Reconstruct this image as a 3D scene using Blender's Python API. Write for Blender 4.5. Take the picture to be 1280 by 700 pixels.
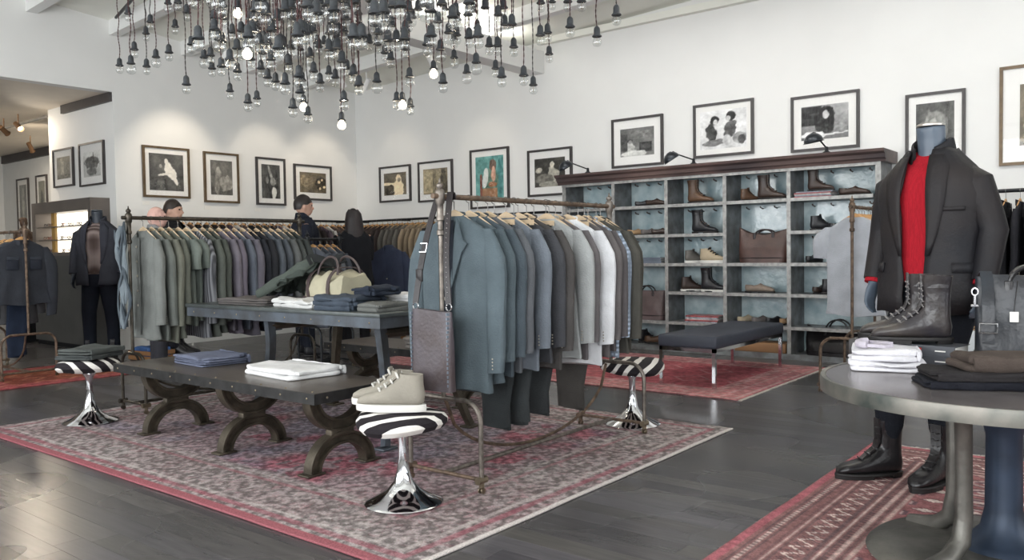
import bpy, bmesh, math, random
import numpy as np
from mathutils import Vector, Matrix
for o in list(bpy.data.objects): bpy.data.objects.remove(o)
SC = bpy.context.scene
COL = SC.collection
PI = math.pi
random.seed(7)
# ---------------------------------------------------------------- camera
# two vanishing points of the room (walls run along X and Y) give focal length and attitude
FPX = 1024.0; CH = 1.15
def _c(v): return np.array([v[0]-640, -(v[1]-350), -FPX])
_x = _c((1460, 300)); _y = _c((-640, 333))
_x = _x/np.linalg.norm(_x); _y = _y-_x*_x.dot(_y); _y = _y/np.linalg.norm(_y)
CM = np.array([_x, _y, np.cross(_x, _y)])
CO = np.array([0, 0, CH])
def ray(x, y):
    d = CM@np.array([x-640, -(y-350), -FPX]); return d/np.linalg.norm(d)
def onz(x, y, z=0.):
    d = ray(x, y); return CO+d*((z-CH)/d[2])
def onX(x, y, X):
    d = ray(x, y); return CO+d*(X/d[0])
def onY(x, y, Y):
    d = ray(x, y); return CO+d*(Y/d[1])
def atd(x, y, s):      # point on the pixel's ray where one metre spans s pixels
    d = ray(x, y); c = CM.T@d; return CO+d*(FPX/s/-c[2])
cd = bpy.data.cameras.new('camera'); cd.sensor_width = 36; cd.lens = FPX/1280*36
cd.clip_start = .05; cd.clip_end = 100
cam = bpy.data.objects.new('camera', cd); COL.objects.link(cam); SC.camera = cam
cam.matrix_world = Matrix([list(CM[i])+[CO[i]] for i in range(3)]+[[0, 0, 0, 1]])
# ---------------------------------------------------------------- light
vs = SC.view_settings
vs.view_transform = 'Standard'; vs.look = 'None'; vs.gamma = 1; vs.use_curve_mapping = False
vs.exposure = 0.0
W = bpy.data.worlds.new('World'); SC.world = W; W.use_nodes = True
W.node_tree.nodes['Background'].inputs[0].default_value = (.95, .97, 1, 1)
W.node_tree.nodes['Background'].inputs[1].default_value = 1.0
def area(name, loc, direction, sx, sy, power, col):
    l = bpy.data.lights.new(name, 'AREA'); l.shape = 'RECTANGLE'; l.size = sx; l.size_y = sy
    l.energy = power; l.color = col
    o = bpy.data.objects.new(name, l); COL.objects.link(o); o.location = loc
    o.rotation_euler = Vector(direction).to_track_quat('-Z', 'Z').to_euler(); return o
# daylight in the three shop-front windows behind the camera (wall at X=-2) and the side windows (Y=-3)
WIN_X = [(-1.6, 1.2), (2.0, 4.8), (5.6, 8.4)]
for i, (a, b) in enumerate(WIN_X):
    area('window_daylight', (-1.93, (a+b)/2, 2.0), (1, 0, .38), b-a-.1, 2.9, 188, (.95, .98, 1))
for a, b in ((-1.2, 1.8), (2.6, 5.6)):
    area('window_daylight', ((a+b)/2, -2.93, 2.0), (0, 1, .38), b-a-.1, 2.9, 68, (.95, .98, 1))

# ---------------------------------------------------------------- mesh helpers
class MB:
    def __init__(s): s.v = []; s.f = []
    def add(s, v, f):
        n = len(s.v); s.v += [tuple(p) for p in v]; s.f += [tuple(i+n for i in q) for q in f]; return s
    def box(s, c, d, rz=0.):
        x, y, z = c; a, b, h = d[0]/2, d[1]/2, d[2]/2; co, si = math.cos(rz), math.sin(rz)
        v = [(x+co*i*a-si*j*b, y+si*i*a+co*j*b, z+k*h) for k in (-1, 1) for i, j in ((-1, -1), (1, -1), (1, 1), (-1, 1))]
        return s.add(v, [(3, 2, 1, 0), (4, 5, 6, 7), (0, 1, 5, 4), (1, 2, 6, 5), (2, 3, 7, 6), (3, 0, 4, 7)])
    def b2(s, x0, x1, y0, y1, z0, z1): return s.box(((x0+x1)/2, (y0+y1)/2, (z0+z1)/2), (abs(x1-x0), abs(y1-y0), abs(z1-z0)))
    def rbox(s, c, d, b=.01, n=3, rz=0.):           # rounded box
        x, y, z = c; rings = []
        def ring(ins, zz):
            p = []
            for q in range(4):
                cx, cy = ((1, 1), (-1, 1), (-1, -1), (1, -1))[q]
                for k in range(n+1):
                    a = PI/2*(q+k/n)
                    px = cx*(d[0]/2-b)+math.cos(a)*(b-ins); py = cy*(d[1]/2-b)+math.sin(a)*(b-ins)
                    p.append((x+px*math.cos(rz)-py*math.sin(rz), y+px*math.sin(rz)+py*math.cos(rz), zz))
            return p
        zb, zt = z-d[2]/2, z+d[2]/2; bz = min(b, d[2]/2*.98)
        for k in range(n+1):
            a = PI/2*k/n; rings.append(ring(b*(1-math.sin(a)), zb+bz*(1-math.cos(a))))
        for k in range(n+1):
            a = PI/2*k/n; rings.append(ring(b*(1-math.cos(a)), zt-bz*(1-math.sin(a))))
        return s.loft(rings)
    def loft(s, rings, cap=True, closed=True):
        n = len(rings[0]); v = [p for r in rings for p in r]; f = []
        m = n if closed else n-1
        for i in range(len(rings)-1):
            for j in range(m):
                k = (j+1) % n; f.append((i*n+j, i*n+k, (i+1)*n+k, (i+1)*n+j))
        if cap and closed:
            f.append(tuple(range(n-1, -1, -1))); f.append(tuple(range((len(rings)-1)*n, len(rings)*n)))
        return s.add(v, f)
    def tube(s, pts, r, n=8, flat=None, cap=True, up=(0, 0, 1)):
        P = [Vector(p) for p in pts]; m = len(P); R = list(r) if hasattr(r, '__len__') else [r]*m
        rings = []; u = None
        for i in range(m):
            t = (P[min(i+1, m-1)]-P[max(i-1, 0)]).normalized()
            if u is None:
                u = Vector(up); u = u-t*u.dot(t)
                if u.length < 1e-3: u = Vector((1, 0, 0))-t*t.x
                if u.length < 1e-3: u = Vector((0, 1, 0))-t*t.y
            else: u = u-t*u.dot(t)
            u.normalize(); w = t.cross(u); fl = 1 if flat is None else flat
            rings.append([tuple(P[i]+u*math.cos(2*PI*k/n)*R[i]+w*math.sin(2*PI*k/n)*R[i]*fl) for k in range(n)])
        return s.loft(rings, cap)
    def ribbon(s, pts, wdir, w, th):                 # flat strap along pts, width along wdir
        P = [Vector(p) for p in pts]; wd = Vector(wdir).normalized(); rings = []
        for i, p in enumerate(P):
            t = (P[min(i+1, len(P)-1)]-P[max(i-1, 0)]).normalized(); nn = t.cross(wd)
            nn = nn.normalized() if nn.length > 1e-4 else Vector((0, 0, 1))
            ww = w[i] if hasattr(w, '__len__') else w
            rings.append([tuple(p+wd*a*ww/2+nn*b*th/2) for a, b in ((-1, -1), (1, -1), (1, 1), (-1, 1))])
        return s.loft(rings)
    def lathe(s, prof, n=20, c=(0, 0, 0), cap=True):
        return s.loft([[(c[0]+r*math.cos(2*PI*k/n), c[1]+r*math.sin(2*PI*k/n), c[2]+z) for k in range(n)] for r, z in prof], cap)
    def ball(s, c, r, n=10, m=6):
        r = r if hasattr(r, '__len__') else (r, r, r); rings = []
        for i in range(m+1):
            a = -PI/2+PI*(i+.0)/m; a = max(-PI/2+.12, min(PI/2-.12, a))
            rings.append([(c[0]+r[0]*math.cos(a)*math.cos(2*PI*k/n), c[1]+r[1]*math.cos(a)*math.sin(2*PI*k/n), c[2]+r[2]*math.sin(a)) for k in range(n)])
        return s.loft(rings)
    def prism(s, poly, axis, a, b):                  # extrude 2D polygon along axis (0,1,2) from a to b
        def put(p, h):
            return [(h, p[0], p[1]), (p[0], h, p[1]), (p[0], p[1], h)][axis]
        n = len(poly); v = [put(p, a) for p in poly]+[put(p, b) for p in poly]
        f = [tuple(range(n-1, -1, -1)), tuple(range(n, 2*n))]+[(i, (i+1) % n, n+(i+1) % n, n+i) for i in range(n)]
        return s.add(v, f)
    def arc(s, c, R, a0, a1, wy, tr, n=20, plane='xz'):  # rectangular section swept on an arc in a vertical plane
        rings = []
        for i in range(n+1):
            a = a0+(a1-a0)*i/n; q = []
            for dr, dy in ((-1, -1), (1, -1), (1, 1), (-1, 1)):
                rr = R+dr*tr/2; h = rr*math.cos(a); zz = c[2]+rr*math.sin(a)
                q.append((c[0]+h, c[1]+dy*wy/2, zz) if plane == 'xz' else (c[0]+dy*wy/2, c[1]+h, zz))
            rings.append(q)
        return s.loft(rings)
    def xf(s, fn): s.v = [tuple(fn(p)) for p in s.v]; return s
    def mesh(s, name):
        me = bpy.data.meshes.new(name); me.from_pydata(s.v, [], s.f)
        bm = bmesh.new(); bm.from_mesh(me); bmesh.ops.recalc_face_normals(bm, faces=bm.faces); bm.to_mesh(me); bm.free()
        return me
def link(name, me, m=None, parent=None, smooth=True, loc=None, rot=None):
    if isinstance(me, MB): me = me.mesh(name)
    if m is not None and not me.materials: me.materials.append(m)
    if smooth and len(me.polygons) and not me.polygons[0].use_smooth:
        me.polygons.foreach_set('use_smooth', [True]*len(me.polygons))
        try: me.set_sharp_from_angle(angle=math.radians(38))
        except Exception: pass
    o = bpy.data.objects.new(name, me); COL.objects.link(o)
    if m is not None and me.materials[0] != m:
        o.material_slots[0].link = 'OBJECT'; o.material_slots[0].material = m
    if parent: o.parent = parent
    if loc is not None: o.location = loc
    if rot is not None: o.rotation_euler = rot
    return o
def tag(o, label, cat, group=None):
    o['label'] = label; o['category'] = cat
    if group: o['group'] = group
    return o
def thing(name, label, cat, loc=(0, 0, 0), rz=0., group=None):
    o = bpy.data.objects.new(name, None); COL.objects.link(o); o.location = loc; o.rotation_euler = (0, 0, rz)
    o.empty_display_size = .05
    return tag(o, label, cat, group)
def struct(name, mb, m, parent=None, smooth=False):
    o = link(name, mb, m, parent, smooth)
    if not parent: o['kind'] = 'structure'
    return o
ORD = ['first', 'second', 'third', 'fourth', 'fifth', 'sixth', 'seventh', 'eighth', 'ninth', 'tenth', 'eleventh', 'twelfth',
       'thirteenth', 'fourteenth', 'fifteenth', 'sixteenth', 'seventeenth', 'eighteenth', 'nineteenth', 'twentieth',
       'twenty-first', 'twenty-second', 'twenty-third', 'twenty-fourth', 'twenty-fifth', 'twenty-sixth']
# ---------------------------------------------------------------- materials
def lin(r, g, b):
    return tuple((c/255/12.92 if c/255 <= .04045 else ((c/255+.055)/1.055)**2.4) for c in (r, g, b))
MC = {}
def mat(name, rgb, rough=.6, metal=0., var=.12, vs_=6., bump=0., bs=80., coat=0., trans=0., rgb2=None, spec=.5, stretch=(1, 1, 1)):
    if name in MC: return MC[name]
    m = bpy.data.materials.new(name); m.use_nodes = True; MC[name] = m
    nt = m.node_tree; N = nt.nodes; L = nt.links; b = N['Principled BSDF']
    b.inputs['Roughness'].default_value = rough; b.inputs['Metallic'].default_value = metal
    b.inputs['Specular IOR Level'].default_value = spec
    if coat: b.inputs['Coat Weight'].default_value = coat; b.inputs['Coat Roughness'].default_value = .12
    c = lin(*rgb); c2 = lin(*rgb2) if rgb2 else tuple(x*(1-var*2.2) for x in c)
    tc = N.new('ShaderNodeTexCoord'); mp = N.new('ShaderNodeMapping'); mp.inputs['Scale'].default_value = stretch
    L.new(tc.outputs['Object'], mp.inputs[0])
    no = N.new('ShaderNodeTexNoise'); no.inputs['Scale'].default_value = vs_; no.inputs['Detail'].default_value = 6
    L.new(mp.outputs[0], no.inputs['Vector'])
    cr = N.new('ShaderNodeValToRGB'); cr.color_ramp.elements[0].position = .32; cr.color_ramp.elements[1].position = .68
    cr.color_ramp.elements[0].color = (*c2, 1); cr.color_ramp.elements[1].color = (*c, 1)
    L.new(no.outputs[0], cr.inputs[0]); L.new(cr.outputs[0], b.inputs['Base Color'])
    if bump:
        n2 = N.new('ShaderNodeTexNoise'); n2.inputs['Scale'].default_value = bs; n2.inputs['Detail'].default_value = 3
        L.new(mp.outputs[0], n2.inputs['Vector'])
        bp = N.new('ShaderNodeBump'); bp.inputs['Strength'].default_value = bump; bp.inputs['Distance'].default_value = .01
        L.new(n2.outputs[0], bp.inputs['Height']); L.new(bp.outputs[0], b.inputs['Normal'])
    return m
def cloth(rgb, stripe=None):
    k = 'fabric_%d_%d_%d' % rgb+(stripe or '')
    if k in MC: return MC[k]
    g_ = sum(rgb)/3; rgb = tuple(255*((v*.72+g_*.28)/255)**1.2 for v in rgb)
    m = mat(k, rgb, .88, var=.10, vs_=9, bump=.35, bs=130, spec=.2)
    if stripe:
        N = m.node_tree.nodes; L = m.node_tree.links; b = N['Principled BSDF']
        old = b.inputs['Base Color'].links[0].from_socket
        tc = N.new('ShaderNodeTexCoord'); mx = N.new('ShaderNodeMix'); mx.data_type = 'RGBA'
        wv = N.new('ShaderNodeTexWave'); wv.bands_direction = 'Y'; wv.inputs['Scale'].default_value = 12
        L.new(tc.outputs['Object'], wv.inputs[0])
        if stripe == 'check':
            w2 = N.new('ShaderNodeTexWave'); w2.bands_direction = 'Z'; w2.inputs['Scale'].default_value = 12
            L.new(tc.outputs['Object'], w2.inputs[0])
            ad = N.new('ShaderNodeMath'); ad.operation = 'MULTIPLY'; L.new(wv.outputs['Fac'], ad.inputs[0]); L.new(w2.outputs['Fac'], ad.inputs[1]); src = ad.outputs[0]
        else: src = wv.outputs['Fac']
        L.new(src, mx.inputs['Factor']); L.new(old, mx.inputs['A'])
        mx.inputs['B'].default_value = (*[min(1, x*2.2+.1) for x in lin(*rgb)], 1)
        L.new(mx.outputs['Result'], b.inputs['Base Color'])
    return m
def emis(name, rgb, s):
    if name in MC: return MC[name]
    m = bpy.data.materials.new(name); m.use_nodes = True; MC[name] = m; b = m.node_tree.nodes['Principled BSDF']
    b.inputs['Base Color'].default_value = (*lin(*rgb), 1); b.inputs['Emission Color'].default_value = (*lin(*rgb), 1); b.inputs['Emission Strength'].default_value = s
    return m
def glassy(name, tint=(1, 1, 1), gloss=.0, rough=.02, edge=.5):
    if name in MC: return MC[name]
    m = bpy.data.materials.new(name); m.use_nodes = True; MC[name] = m; nt = m.node_tree; N = nt.nodes; L = nt.links
    N.remove(N['Principled BSDF']); out = N['Material Output']
    t = N.new('ShaderNodeBsdfTransparent'); t.inputs[0].default_value = (*tint, 1)
    g = N.new('ShaderNodeBsdfGlossy'); g.inputs['Roughness'].default_value = rough
    lw = N.new('ShaderNodeLayerWeight'); pw = N.new('ShaderNodeMath'); pw.operation = 'POWER'; pw.inputs[1].default_value = 4; L.new(lw.outputs['Facing'], pw.inputs[0])
    ad = N.new('ShaderNodeMath'); ad.operation = 'MULTIPLY_ADD'; ad.use_clamp = True; ad.inputs[1].default_value = edge; ad.inputs[2].default_value = .02+gloss; L.new(pw.outputs[0], ad.inputs[0])
    mx = N.new('ShaderNodeMixShader'); L.new(ad.outputs[0], mx.inputs[0]); L.new(t.outputs[0], mx.inputs[1]); L.new(g.outputs[0], mx.inputs[2]); L.new(mx.outputs[0], out.inputs[0])
    return m
def attr_mat(name, rough=.9, fine=None, spec=.2, bump=0., coat=0.):
    """colour comes from the mesh's own colour attribute (print, weave), grain from noise"""
    if name in MC: return MC[name]
    m = bpy.data.materials.new(name); m.use_nodes = True; MC[name] = m; nt = m.node_tree; N = nt.nodes; L = nt.links; b = N['Principled BSDF']
    b.inputs['Roughness'].default_value = rough; b.inputs['Specular IOR Level'].default_value = spec
    if coat: b.inputs['Coat Weight'].default_value = coat; b.inputs['Coat Roughness'].default_value = .15
    a = N.new('ShaderNodeAttribute'); a.attribute_name = 'Col'; src = a.outputs['Color']
    if fine:
        tc = N.new('ShaderNodeTexCoord'); no = N.new('ShaderNodeTexNoise'); no.inputs['Scale'].default_value = fine[0]; no.inputs['Detail'].default_value = 5
        L.new(tc.outputs['Object'], no.inputs['Vector'])
        cr = N.new('ShaderNodeValToRGB'); cr.color_ramp.elements[0].position = .35; cr.color_ramp.elements[1].position = .65
        lo = 1-fine[1]; hi = 1+fine[1]*.6
        cr.color_ramp.elements[0].color = (lo, lo, lo, 1); cr.color_ramp.elements[1].color = (hi, hi, hi, 1); L.new(no.outputs[0], cr.inputs[0])
        mx = N.new('ShaderNodeMix'); mx.data_type = 'RGBA'; mx.blend_type = 'MULTIPLY'; mx.inputs['Factor'].default_value = 1
        L.new(src, mx.inputs['A']); L.new(cr.outputs[0], mx.inputs['B']); src = mx.outputs['Result']
        if bump:
            bp = N.new('ShaderNodeBump'); bp.inputs['Strength'].default_value = bump; bp.inputs['Distance'].default_value = .01
            L.new(no.outputs[0], bp.inputs['Height']); L.new(bp.outputs[0], b.inputs['Normal'])
    L.new(src, b.inputs['Base Color'])
    return m
def color_grid(name, nu, nv, pos, rgb):      # grid mesh with per-vertex colour; pos (nv+1,nu+1,3), rgb (nv+1,nu+1,3) sRGB 0-255
    me = bpy.data.meshes.new(name); i = np.arange((nu+1)*(nv+1)).reshape(nv+1, nu+1)
    F = np.stack([i[:-1, :-1], i[:-1, 1:], i[1:, 1:], i[1:, :-1]], -1).reshape(-1, 4)
    me.from_pydata(pos.reshape(-1, 3).tolist(), [], F.tolist())
    c = np.clip(rgb.reshape(-1, 3)/255., 0, 1); c = np.where(c <= .04045, c/12.92, ((c+.055)/1.055)**2.4)
    a = me.color_attributes.new('Col', 'FLOAT_COLOR', 'POINT')
    a.data.foreach_set('color', np.concatenate([c, np.ones((len(c), 1))], 1).astype(np.float32).ravel())
    return me
def vnoise(u, v, seed=0, oct_=3):            # cheap value noise on arrays
    out = np.zeros_like(u); amp = 1.; tot = 0
    for o in range(oct_):
        r = np.random.RandomState(seed+o).rand(64, 64)
        x = u*2**o; y = v*2**o; xi = np.floor(x).astype(int); yi = np.floor(y).astype(int); fx = x-xi; fy = y-yi
        fx = fx*fx*(3-2*fx); fy = fy*fy*(3-2*fy)
        g = lambda a, b: r[a % 64, b % 64]
        out += amp*((g(xi, yi)*(1-fx)+g(xi+1, yi)*fx)*(1-fy)+(g(xi, yi+1)*(1-fx)+g(xi+1, yi+1)*fx)*fy); tot += amp; amp *= .5
    return out/tot
white = mat('white_paint', (232, 232, 230), .75, var=.015, vs_=2, bump=.04, bs=60, spec=.3)
ceilw = mat('ceiling_paint', (236, 236, 228), .8, var=.02, vs_=2, spec=.2)
darktrim = mat('dark_trim_paint', (70, 66, 66), .5, var=.1)
iron = mat('aged_iron', (92, 86, 78), .42, .85, var=.25, vs_=22, bump=.15, bs=90)
ironl = mat('worn_pipe_steel', (140, 132, 124), .45, .75, var=.25, vs_=30, bump=.1, bs=120)
rust = mat('rusty_pipe', (128, 108, 92), .6, .5, var=.3, vs_=26, bump=.25, bs=120)
brass = mat('brass_bolt', (150, 138, 118), .35, .9, var=.1)
chrome = mat('polished_chrome', (225, 225, 228), .07, 1., var=.02)
steel = mat('hook_wire', (120, 118, 116), .3, 1., var=.05)
wood = mat('hanger_wood', (214, 190, 158), .5, var=.08, vs_=12, stretch=(1, .2, 1))
woodo = mat('orange_hanger_wood', (206, 158, 104), .5, var=.08, vs_=12)
blackm = mat('black_metal', (40, 42, 45), .4, .6, var=.1)
leather = mat('brown_leather', (80, 56, 50), .42, var=.2, vs_=7, bump=.2, bs=70, spec=.5)
dleather = mat('dark_leather', (40, 34, 36), .42, var=.2, vs_=7, bump=.2, bs=70)
gleather = mat('slate_leather', (86, 80, 86), .42, var=.18, vs_=6, bump=.15, bs=60, rgb2=(66, 54, 54))
blk = mat('black_leather', (38, 36, 38), .28, var=.2, vs_=9, bump=.2, bs=60)
paper = mat('paper', (235, 233, 228), .8, var=.02)
# ================================================================ room
XW, YW = 8.6, 9.99
def ceil_z(x, y): return 3.65+.05*(10-y)+.09*(8.6-x)
# floor of dark stained boards running along Y: the near boards are parts, the far ones one joined part
fl = MB().b2(-2.2, 8.8, -3.2, 18.2, -.12, -.012)
def floor_mat():
    m = attr_mat('dark_stained_floor_board', .3, None, .5)
    nt = m.node_tree; N = nt.nodes; L = nt.links; b = N['Principled BSDF']
    tc = N.new('ShaderNodeTexCoord'); mp = N.new('ShaderNodeMapping'); mp.inputs['Scale'].default_value = (14, 1.2, 1); L.new(tc.outputs['Object'], mp.inputs[0])
    no = N.new('ShaderNodeTexNoise'); no.inputs['Scale'].default_value = 3; no.inputs['Detail'].default_value = 3; L.new(mp.outputs[0], no.inputs['Vector'])
    cr = N.new('ShaderNodeValToRGB'); cr.color_ramp.elements[0].position = .2; cr.color_ramp.elements[1].position = .85
    cr.color_ramp.elements[0].color = (.72, .72, .72, 1); cr.color_ramp.elements[1].color = (1.3, 1.27, 1.24, 1); L.new(no.outputs[0], cr.inputs[0])
    mx = N.new('ShaderNodeMix'); mx.data_type = 'RGBA'; mx.blend_type = 'MULTIPLY'; mx.inputs['Factor'].default_value = 1
    L.new(b.inputs['Base Color'].links[0].from_socket, mx.inputs['A']); L.new(cr.outputs[0], mx.inputs['B']); L.new(mx.outputs['Result'], b.inputs['Base Color'])
    n2 = N.new('ShaderNodeTexNoise'); n2.inputs['Scale'].default_value = 1.1; n2.inputs['Detail'].default_value = 1; L.new(tc.outputs['Object'], n2.inputs['Vector'])
    mr = N.new('ShaderNodeMapRange'); mr.inputs['To Min'].default_value = .20; mr.inputs['To Max'].default_value = .34; L.new(n2.outputs[0], mr.inputs[0]); L.new(mr.outputs[0], b.inputs['Roughness'])
    return m
FM = floor_mat()
floor = struct('floor', fl, FM)
ca = floor.data.color_attributes.new('Col', 'FLOAT_COLOR', 'POINT'); ca.data.foreach_set('color', [.015, .014, .014, 1]*len(floor.data.vertices))
rb = random.Random(3)
def board(name, mb, cols):
    me = mb.mesh(name); a = me.color_attributes.new('Col', 'FLOAT_COLOR', 'POINT')
    a.data.foreach_set('color', np.array([c for c in cols for _ in range(8)], np.float32).ravel())
    return link(name, me, FM, floor, False)
far = MB(); farc = []; near = 0; PWID = .115
for i in range(int(10.8/PWID)):
    x0 = -2.2+i*PWID; y = -3.2-rb.random()*2
    while y < 18.2:
        ln = 1.8+rb.random()*.9; y0, y1 = max(y, -3.2), min(y+ln, 18.2); y += ln
        if y1-y0 < .05: continue
        k = .75+.5*rb.random(); base = np.array(lin(84, 82, 82))*k; base[2] *= .95+.15*rb.random()
        c = (*base, 1); q = MB().b2(x0+.0007, x0+PWID-.0007, y0+.0007, y1-.0007, -.012, 0)
        d = math.hypot(x0, max(y0, min(y1, 1.5))-.0)
        if 1.0 < x0 < 4.3 and y1 > .1 and y0 < 4.2 and d < 5.2 and near < 290:
            board('floor_board', q, [c]); near += 1
        else: far.add(q.v, q.f); farc.append(c)
fo = board('floor_board_field', far, farc); fo['kind'] = 'stuff'
# walls
H = 5.4
struct('wall_right', MB().b2(XW, XW+.2, -3.2, YW, 0, H), white)
struct('wall_left', MB().b2(4.8, XW+.2, YW, YW+.15, 0, H).b2(-2.2, 4.8, YW, YW+.15, 3.14, H), white)
struct('wall_return', MB().b2(4.8, 4.95, YW+.15, 11.83, 0, 3.14), white)
struct('wall_annex_side', MB().b2(6.39, 6.5, 11.0, 18.2, 0, 3.14).b2(4.95, 6.39, 10.9, 11.0, 0, 3.14), mat('pale_blue_paint', (216, 218, 218), .8, var=.02))
struct('wall_annex_end', MB().b2(-2.2, 6.5, 17.9, 18.1, 0, 3.14), MC['pale_blue_paint'])
struct('wall_annex_left', MB().b2(-2.2, -2.0, YW+.15, 17.9, 0, 3.14), MC['pale_blue_paint'])
struct('ceiling_annex', MB().b2(-2.2, 6.5, YW+.15, 18.1, 3.14, 3.3), mat('taupe_ceiling_paint', (226, 216, 202), .8, var=.02))
struct('trim_1', MB().b2(4.76, 4.8, YW+.02, 11.35, 3.03, 3.138), darktrim)
struct('trim_2', MB().b2(6.33, 6.39, 11.5, 17.8, 2.99, 3.138), darktrim)
# shop front behind the camera: piers, sill and lintel around big windows
wf = MB().b2(-2.2, -2.0, -3.2, YW+.15, 0, .45).b2(-2.2, -2.0, -3.2, YW+.15, 3.55, H)
ys = [-3.2]+[v for w in WIN_X for v in w]+[YW+.15]
for a, b in zip(ys[::2], ys[1::2]): wf.b2(-2.2, -2.0, a, b, .45, 3.55)
struct('wall_front', wf, white)
ws = MB().b2(-2.0, 8.8, -3.2, -3.0, 0, .45).b2(-2.0, 8.8, -3.2, -3.0, 3.55, H)
for a, b in ((-2.0, -1.2), (1.8, 2.6), (5.6, 8.8)): ws.b2(a, b, -3.2, -3.0, .45, 3.55)
struct('wall_side', ws, white)
gp = glassy('window_glass')
for i, (a, b) in enumerate(WIN_X):
    w = MB()
    for y in (a+.03, (a+b)/2, b-.03): w.b2(-2.14, -2.06, y-.03, y+.03, .45, 3.55)
    for z in (.48, 2.6, 3.52): w.b2(-2.14, -2.06, a, b, z-.03, z+.03)
    o = struct('window_%d' % (i+1), w, darktrim); link('pane', MB().b2(-2.105, -2.095, a, b, .45, 3.55), gp, o, False)
for i, (a, b) in enumerate(((-1.2, 1.8), (2.6, 5.6))):
    w = MB()
    for x in (a+.03, (a+b)/2, b-.03): w.b2(x-.03, x+.03, -3.14, -3.06, .45, 3.55)
    for z in (.48, 2.6, 3.52): w.b2(a, b, -3.14, -3.06, z-.03, z+.03)
    o = struct('window_%d' % (i+4), w, darktrim); link('pane', MB().b2(a, b, -3.105, -3.095, .45, 3.55), gp, o, False)
# sloping ceiling with rafters and one main beam
cv = [(x, y, ceil_z(x, y)+dz) for dz in (0, .15) for x, y in ((-2.2, -3.2), (8.8, -3.2), (8.8, YW+.15), (-2.2, YW+.15))]
ce = struct('ceiling', MB().add(cv, [(3, 2, 1, 0), (4, 5, 6, 7), (0, 1, 5, 4), (1, 2, 6, 5), (2, 3, 7, 6), (3, 0, 4, 7)]), ceilw)
for x in np.arange(-1.6, 8.5, .92):
    r = []
    for y in (-3.0, YW):
        z = ceil_z(x, y); r.append([(x-.06, y, z-.17), (x+.06, y, z-.17), (x+.06, y, z+.02), (x-.06, y, z+.02)])
    link('rafter', MB().loft(r), white, ce, False)
link('main_beam', MB().b2(-2.0, XW, 6.3, 6.55, 3.42, 3.70), white, ce, False)
link('cornice_strip', MB().b2(8.52, XW, -3.0, 6.3, 3.78, 3.86), ceilw, ce, False)

# ================================================================ rugs
def rug(name, label, x0, x1, y0, y1, fn, step, h=.009, fringe=True, seed=0, ends='y'):
    nu = int((x1-x0)/step); nv = int((y1-y0)/step)
    u, v = np.meshgrid(np.linspace(0, x1-x0, nu+1), np.linspace(0, y1-y0, nv+1))
    rgb = fn(u, v, x1-x0, y1-y0)
    wob = .012*(vnoise(v*1.3, v*0+3, seed)-.5); wob2 = .012*(vnoise(u*1.3, u*0+9, seed+5)-.5)
    z = h+.002*vnoise(u*3, v*3, seed+2)
    pos = np.stack([x0+u+wob*(u < .1)+wob*(u > x1-x0-.1), y0+v+wob2*(v < .1)+wob2*(v > y1-y0-.1), z], -1)
    t = thing(name, label, 'rug', (0, 0, 0), group=None)
    o = link('pile', color_grid(name, nu, nv, pos, rgb), attr_mat('woven_wool_pile', .95, (150, .25), .1, .4), t)
    md = o.modifiers.new('thick', 'SOLIDIFY'); md.thickness = h-.0015; md.offset = -1
    if fringe:
        for yy, sg in (((y0, -1), (y1, 1)) if ends == 'y' else ((x0, -1), (x1, 1))):
            f = MB(); r = random.Random(seed)
            x, xe = (x0, x1) if ends == 'y' else (y0, y1)
            while x < xe-.01:
                w = .012+r.random()*.010; l = .012+r.random()*.012
                if ends == 'y': f.box((x+w/2, yy+sg*l/2, .004), (w*.9, l, .006), r.uniform(-.2, .2))
                else: f.box((yy+sg*l, x+w/2, .004), (l*2, w*.9, .006), r.uniform(-.2, .2))
                x += w
            fo = link('fringe', f, mat('fringe_cotton', (206, 198, 190), .95, var=.1), t, False)
    return t
def mixc(a, b, t): t = np.clip(t, 0, 1)[..., None]; return np.array(a, float)*(1-t)+np.array(b, float)*t
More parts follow.
